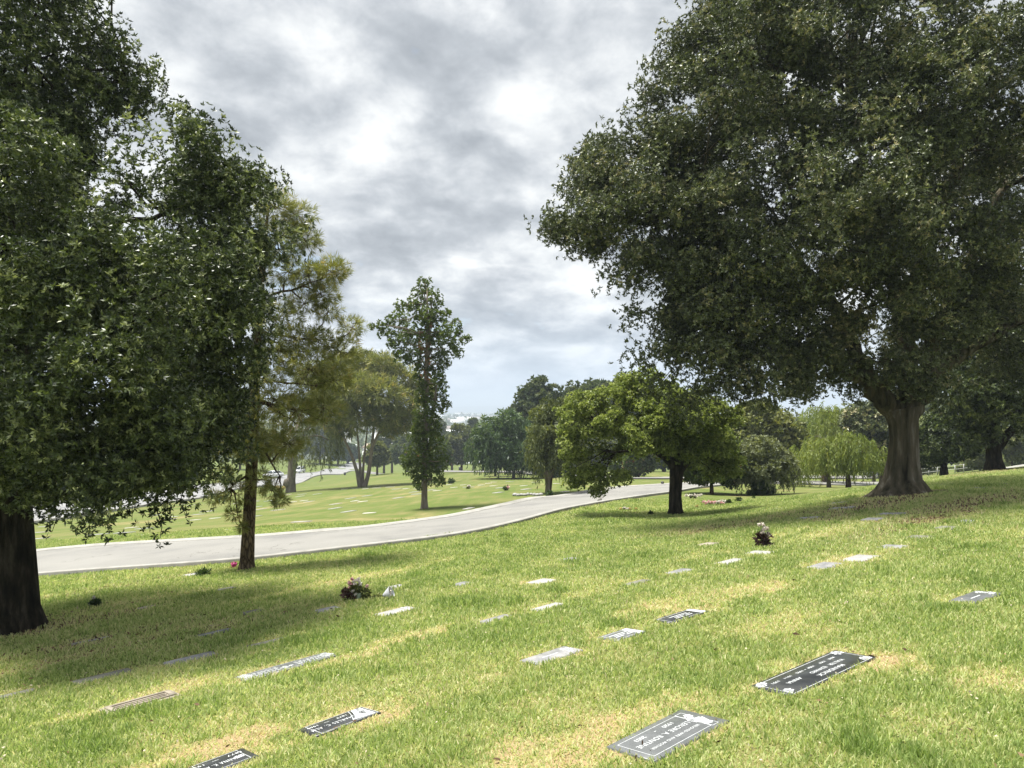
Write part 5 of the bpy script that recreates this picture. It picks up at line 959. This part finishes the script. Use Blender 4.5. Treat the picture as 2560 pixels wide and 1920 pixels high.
    for i in range(9):
        px = 1288 + i * 8.0; p = at(px, 1241 - i * .35 + g.normal(0, 1)); s = MB(); d = rand_dir(g, 1)[0]
        t = np.linspace(0, math.pi, 6); a = np.linspace(0, 2 * math.pi, 9)[:-1]; V = np.concatenate([np.stack([np.sin(q) * np.cos(a), np.sin(q) * np.sin(a), np.full(8, np.cos(q))], 1) for q in t]); V = V * (1 + .25 * (vnoise(V * 1.7 + i * 5.1, i)[:, None] - .5)) * np.array([g.uniform(.11, .17), .11, g.uniform(.08, .12)])
        s.add(V, np.array([[r * 8 + j, r * 8 + 8 + j, r * 8 + 8 + (j + 1) % 8, r * 8 + (j + 1) % 8] for r in range(5) for j in range(8)])); tag(link('white_stone', s.mesh('white_stone', M['pale_granite'], False), None, p + UP * .05), 'whitewashed stone in the short row edging a plot beyond the road', 'stone', 'row of white stones')
flowers()

# ------------------------------------------------------------------ posts and bins
o, p = place('concrete_post', 'short square concrete post on a pad at the near road edge', 'post', 1499, 1256)
b = MB(); b.box((0, 0, .12), (.17, .17, .26), .5, None, .93); b.box((0, 0, .255), (.13, .13, .02)); link('post', b.mesh('post', M['concrete']), o); b = MB(); b.box((-.12, 0, 0), (.6, .4, .07)); link('pad', b.mesh('pad', M['kerb_concrete']), o)
for px, py, s, lab in ((862, 1188, .85, 'dark rubbish bin at the kerb of the left street'), (1656, 1213, .27, 'small dark box bin behind the forked trunk at the far road edge'), (1150, 1176, .8, 'dark rubbish bin beyond the cross road')):
    o, p = place('litter_bin', lab, 'bin', px, py, 'dark bins'); b = MB(); b.lathe([(.30 * s, 0), (.36 * s, .05 * s), (.40 * s, .8 * s)], 12, cap=True); link('bin_body', b.mesh('bin_body', M['black_plastic']), o); b = MB(); b.lathe([(.42 * s, .8 * s), (.42 * s, .86 * s), (.25 * s, .98 * s), (.02, 1.0 * s)], 12); link('lid', b.mesh('lid', M['car_dark']), o)

# ------------------------------------------------------------------ vehicles
def car(name, label, loc, heading, paint, suv=False, group=None):
    o = bpy.data.objects.new(name, None); C.objects.link(o); o.location = loc; o.rotation_euler = (0, 0, heading); tag(o, label, 'car', group)
    h0, h1_, top = (.32, .98, 1.66) if suv else (.24, .88, 1.42); Wd = .92
    def loft(rows): # rows (x, z0, z1, half width)
        V = np.array([[x, s * w * k, z] for x, z0, z1, w in rows for s, z, k in ((-1, z0, .94), (-1, (z0 + z1) / 2, 1), (-1, z1, .93), (1, z1, .93), (1, (z0 + z1) / 2, 1), (1, z0, .94))]); n = len(rows)
        q = [[i * 6 + j, (i + 1) * 6 + j, (i + 1) * 6 + (j + 1) % 6, i * 6 + (j + 1) % 6] for i in range(n - 1) for j in range(6)]
        return V, [np.array(q), np.array([[0, 1, 2, 3, 4, 5], [(n - 1) * 6 + j for j in (5, 4, 3, 2, 1, 0)]])]
    b = MB(); b.add(*loft([(2.25, h0 + .12, h1_ - .22, .78), (2.1, h0, h1_ - .12, .88), (1.2, h0 - .02, h1_ - .02, Wd), (.4, h0 - .04, h1_ + .03, Wd), (-1.3, h0 - .04, h1_ + .03, Wd), (-2.05, h0, h1_ - .02, .88), (-2.25, h0 + .14, h1_ - .12, .8)])); link('body', b.mesh('body', M[paint], False), o)
    cb = (-2.05, -1.75, .35, 1.15) if suv else (-1.75, -1.05, .2, 1.05); g_ = MB()
    V = np.array([[x, s * w, z] for z, w, xs in ((h1_, .84, (cb[0], cb[3])), (top - .05, .68, (cb[1], cb[2]))) for x in xs for s in (-1, 1)]); g_.add(V, [[0, 1, 3, 2], [4, 6, 7, 5], [0, 4, 5, 1], [2, 3, 7, 6], [0, 2, 6, 4], [1, 5, 7, 3]]); link('windows', g_.mesh('windows', M['glass']), o)
    r = MB(); r.box(((cb[1] + cb[2]) / 2, 0, top - .03), (cb[2] - cb[1] + .06, 1.40, .07), .5, None, .94)
    for s in (-1, 1):
        for a, c in ((cb[3], cb[2]), (cb[0], cb[1]), (-.4, -.4)): r.tube(np.array([[a, s * .85, h1_], [c, s * .69, top - .04]]), [.04, .04], 5)
    link('roof', r.mesh('roof', M[paint]), o)
    for x in (1.38, -1.35):
        for s in (-1, 1):
            t = MB(); P = np.array([[x, s * .70, .33], [x, s * .90, .33]]); t.tube(np.array([[x, s * .68, .33], [x, s * .69, .33], [x, s * .89, .33], [x, s * .90, .33]]), [.27, .33, .33, .28], 16); w = link('wheel', t.mesh('wheel', M['rubber']), o); m = MB(); m.tube(np.array([[x, s * .885, .33], [x, s * .915, .33]]), [.2, .18], 12); link('rim', m.mesh('rim', M['chrome']), w)
    for s in (-1, 1):
        l = MB(); l.box((2.17, s * .62, h1_ - .25), (.16, .3, .14)); link('headlight', l.mesh('headlight', M['lamp']), o); l = MB(); l.box((-2.2, s * .66, h1_ - .2), (.12, .22, .16)); link('tail_light', l.mesh('tail_light', M['car_red']), o)
    l = MB(); l.box((2.2, 0, h1_ - .38), (.14, .9, .16)); link('grille', l.mesh('grille', M['car_dark']), o); return o
def on_ground(px, d): return ground(px, d)
sa = math.atan2(sn[100, 1] - sn[60, 1], sn[100, 0] - sn[60, 0])
def street_spot(px, d): p = ground(px, d); return p + UP * .15
car('parked_car', 'white sedan parked on the left street behind the near pine', street_spot(683, 158), sa + math.pi * .80, 'car_white')
car('parked_car', 'white sport utility car parked further along the left street behind the lumpy tree', street_spot(747, 186), sa + math.pi * .93, 'car_white', True)
for i, (px, lab, c) in enumerate(((1126, 'faded red car in the distant parking row', 'car_red'), (1152, 'dark car in the distant parking row next to the red one', 'car_dark'), (1176, 'white car in the distant parking row', 'car_white'), (1200, 'dark car in the distant row beside the white car', 'car_dark'), (1222, 'dark car at the right end of the distant parking row', 'car_dark'))):
    car('parked_car', lab, ground(px, 288), math.radians(8 + 170 * (i % 2)), c, i % 2 == 0, 'distant parked cars')
car('parked_car', 'black car on the cross road left of the giant trunk', ground(2207, 96) + UP * .1, math.radians(185), 'car_dark')
car('parked_car', 'small grey utility car on the cross road behind the leaning tree', ground(1402, 94) + UP * .1, math.radians(150), 'car_dark', True)

# ------------------------------------------------------------------ far buildings, rail, town and hills
def building(label, px, d, w, dp, h, roofm, ang=0.0, pitched=False, z=None):
    p = ground(px, d); o = bpy.data.objects.new('building', None); C.objects.link(o); o.location = p; o.rotation_euler = (0, 0, ang); tag(o, label, 'building')
    b = MB(); b.box((0, 0, h / 2 - 1), (w, dp, h + 2)); link('wall', b.mesh('wall', M['wall_white']), o); r = MB()
    if pitched:
        V = [[-w / 2 - .6, -dp / 2 - .6, h], [w / 2 + .6, -dp / 2 - .6, h], [w / 2 + .6, dp / 2 + .6, h], [-w / 2 - .6, dp / 2 + .6, h], [-w / 2 - .6, 0, h + dp * .16], [w / 2 + .6, 0, h + dp * .16]]; r.add(V, [np.array([[0, 1, 5, 4], [2, 3, 4, 5], [3, 2, 1, 0]]), np.array([[1, 2, 5], [3, 0, 4]])])
    else: r.box((0, 0, h + .25), (w + .8, dp + .8, .5))
    link('roof', r.mesh('roof', M[roofm]), o)
    n = max(2, int(w / 6))
    for i in range(n):
        x = (i + .5) / n * w - w / 2; q = MB()
        if i % 3 == 1: q.box((x, -dp / 2 - .05, 1.6), (2.6, .14, 3.2)); link('door', q.mesh('door', M['door_grey']), o)
        else: q.box((x, -dp / 2 - .05, h * .6), (1.8, .14, 1.2)); link('window', q.mesh('window', M['glass']), o)
building('long white warehouse with a pale flat roof beyond the trees, left of the dome-shaped tree', 1150, 480, 34, 30, 13.0, 'roof_white', math.radians(12))
building('white block behind the fanned pine trunks', 1010, 400, 30, 18, 13, 'roof_white', math.radians(-8))
building('white pitched-roof house at the end of the left street', 852, 345, 13, 10, 6, 'roof_white', math.radians(20), True)
building('low white building between fanned trunks and slim tree', 962, 360, 18, 12, 6, 'roof_tan', math.radians(-15), True)
building('large white building glimpsed behind the lumpy tree', 790, 380, 34, 20, 13, 'roof_white', math.radians(10))
def rail():
    a, b_ = ground(2300, 92), ground(2475, 84); o = bpy.data.objects.new('rail_fence', None); C.objects.link(o); o.location = a; tag(o, 'low white rail fence beyond the crest behind the dark trunks on the right', 'fence'); n = 9
    P = np.array([ground(2300 + (2475 - 2300) * t, 92 - 8 * t) for t in np.linspace(0, 1, n)]) - a
    for q in P: m = MB(); m.box(q + UP * .5, (.08, .08, 1.0)); link('post', m.mesh('post', M['rail_white']), o)
    for z in (.95, .5): m = MB(); m.tube(P + UP * z, np.full(n, .03), 6); link('rail', m.mesh('rail', M['rail_white']), o)
rail()
def far_wood():
    g = np.random.default_rng(71); n = 1500; d = np.exp(g.uniform(math.log(430), math.log(2600), n)); u = g.uniform(-.75, .75, n); P = []; T = []
    x, y = u * d, d; h = g.uniform(6, 14, n) * np.where(g.random(n) < .15, 1.35, 1)
    for i in range(n):
        m = 26; q = rand_dir(g, m) * g.uniform(.4, 1, (m, 1)) * np.array([h[i] * .45, h[i] * .45, h[i] * .42]) + [x[i], y[i], PLAIN + h[i] * .55]
        P.append(q); T.append(np.clip(g.normal(.25 + .5 * g.random(), .1, m), 0, 1))
    P = np.concatenate(P); T = np.concatenate(T); l = 2.2 + P[:, 1] / 700; V = leaves(P, rand_dir(g, len(P)), l, l * .7, g)
    tag(link('far_woodland', mesh_np('far_woodland', V, quads(V), M['far_leaf'], {'tint': np.repeat(T, 4)})), 'hazy green treetops covering the distant plain', 'woodland', kind='stuff')
    b = MB(); n = 420; d = np.exp(g.uniform(math.log(700), math.log(5500), n)); u = g.uniform(-.7, .7, n)
    for i in range(n): hh = g.uniform(5, 12); b.box((u[i] * d[i], d[i], PLAIN + hh / 2), (g.uniform(10, 45), g.uniform(10, 30), hh), g.random())
    b.box((95, 1500, PLAIN + 16), (18, 18, 34), .1)
    tag(link('distant_town', b.mesh('distant_town', M['town'])), 'tiny pale roofs scattered across the hazy plain', 'town', kind='stuff')
    xs = np.linspace(-8500, 8500, 140); ys = np.linspace(6200, 10500, 36); X, Y = np.meshgrid(xs, ys); p = np.c_[X.ravel() / 1500, Y.ravel() / 1500]
    Z = PLAIN - 5 + 150 * np.clip(fbm(p, 3, 4) - .30, 0, 1) * np.clip((Y.ravel() - 6200) / 1800, 0, 1); nx = len(xs); i = np.arange((len(ys) - 1) * nx).reshape(len(ys) - 1, nx)[:, :-1].ravel()
    tag(link('hills', mesh_np('hills', np.c_[X.ravel(), Y.ravel(), Z], np.c_[i, i + 1, i + nx + 1, i + nx], M['hill'], None, True)), kind='structure')
far_wood()

# ------------------------------------------------------------------ the air
def haze():
    m = bpy.data.materials.new('haze'); m.use_nodes = True; nt = m.node_tree; nt.nodes.clear(); out = nt.nodes.new('ShaderNodeOutputMaterial'); v = nt.nodes.new('ShaderNodeVolumePrincipled')
    v.inputs['Color'].default_value = (0.66, 0.76, 0.88, 1); v.inputs['Density'].default_value = 0.00045; v.inputs['Anisotropy'].default_value = 0.0; nt.links.new(v.outputs[0], out.inputs['Volume'])
    zt = 75.0; zb = -45.0; b = MB(); b.box((0, 5900, (zt + zb) / 2), (18800, 12800, zt - zb)); tag(link('haze', b.mesh('haze', m)), 'thin blue haze over the whole valley', 'haze', kind='stuff')
haze()
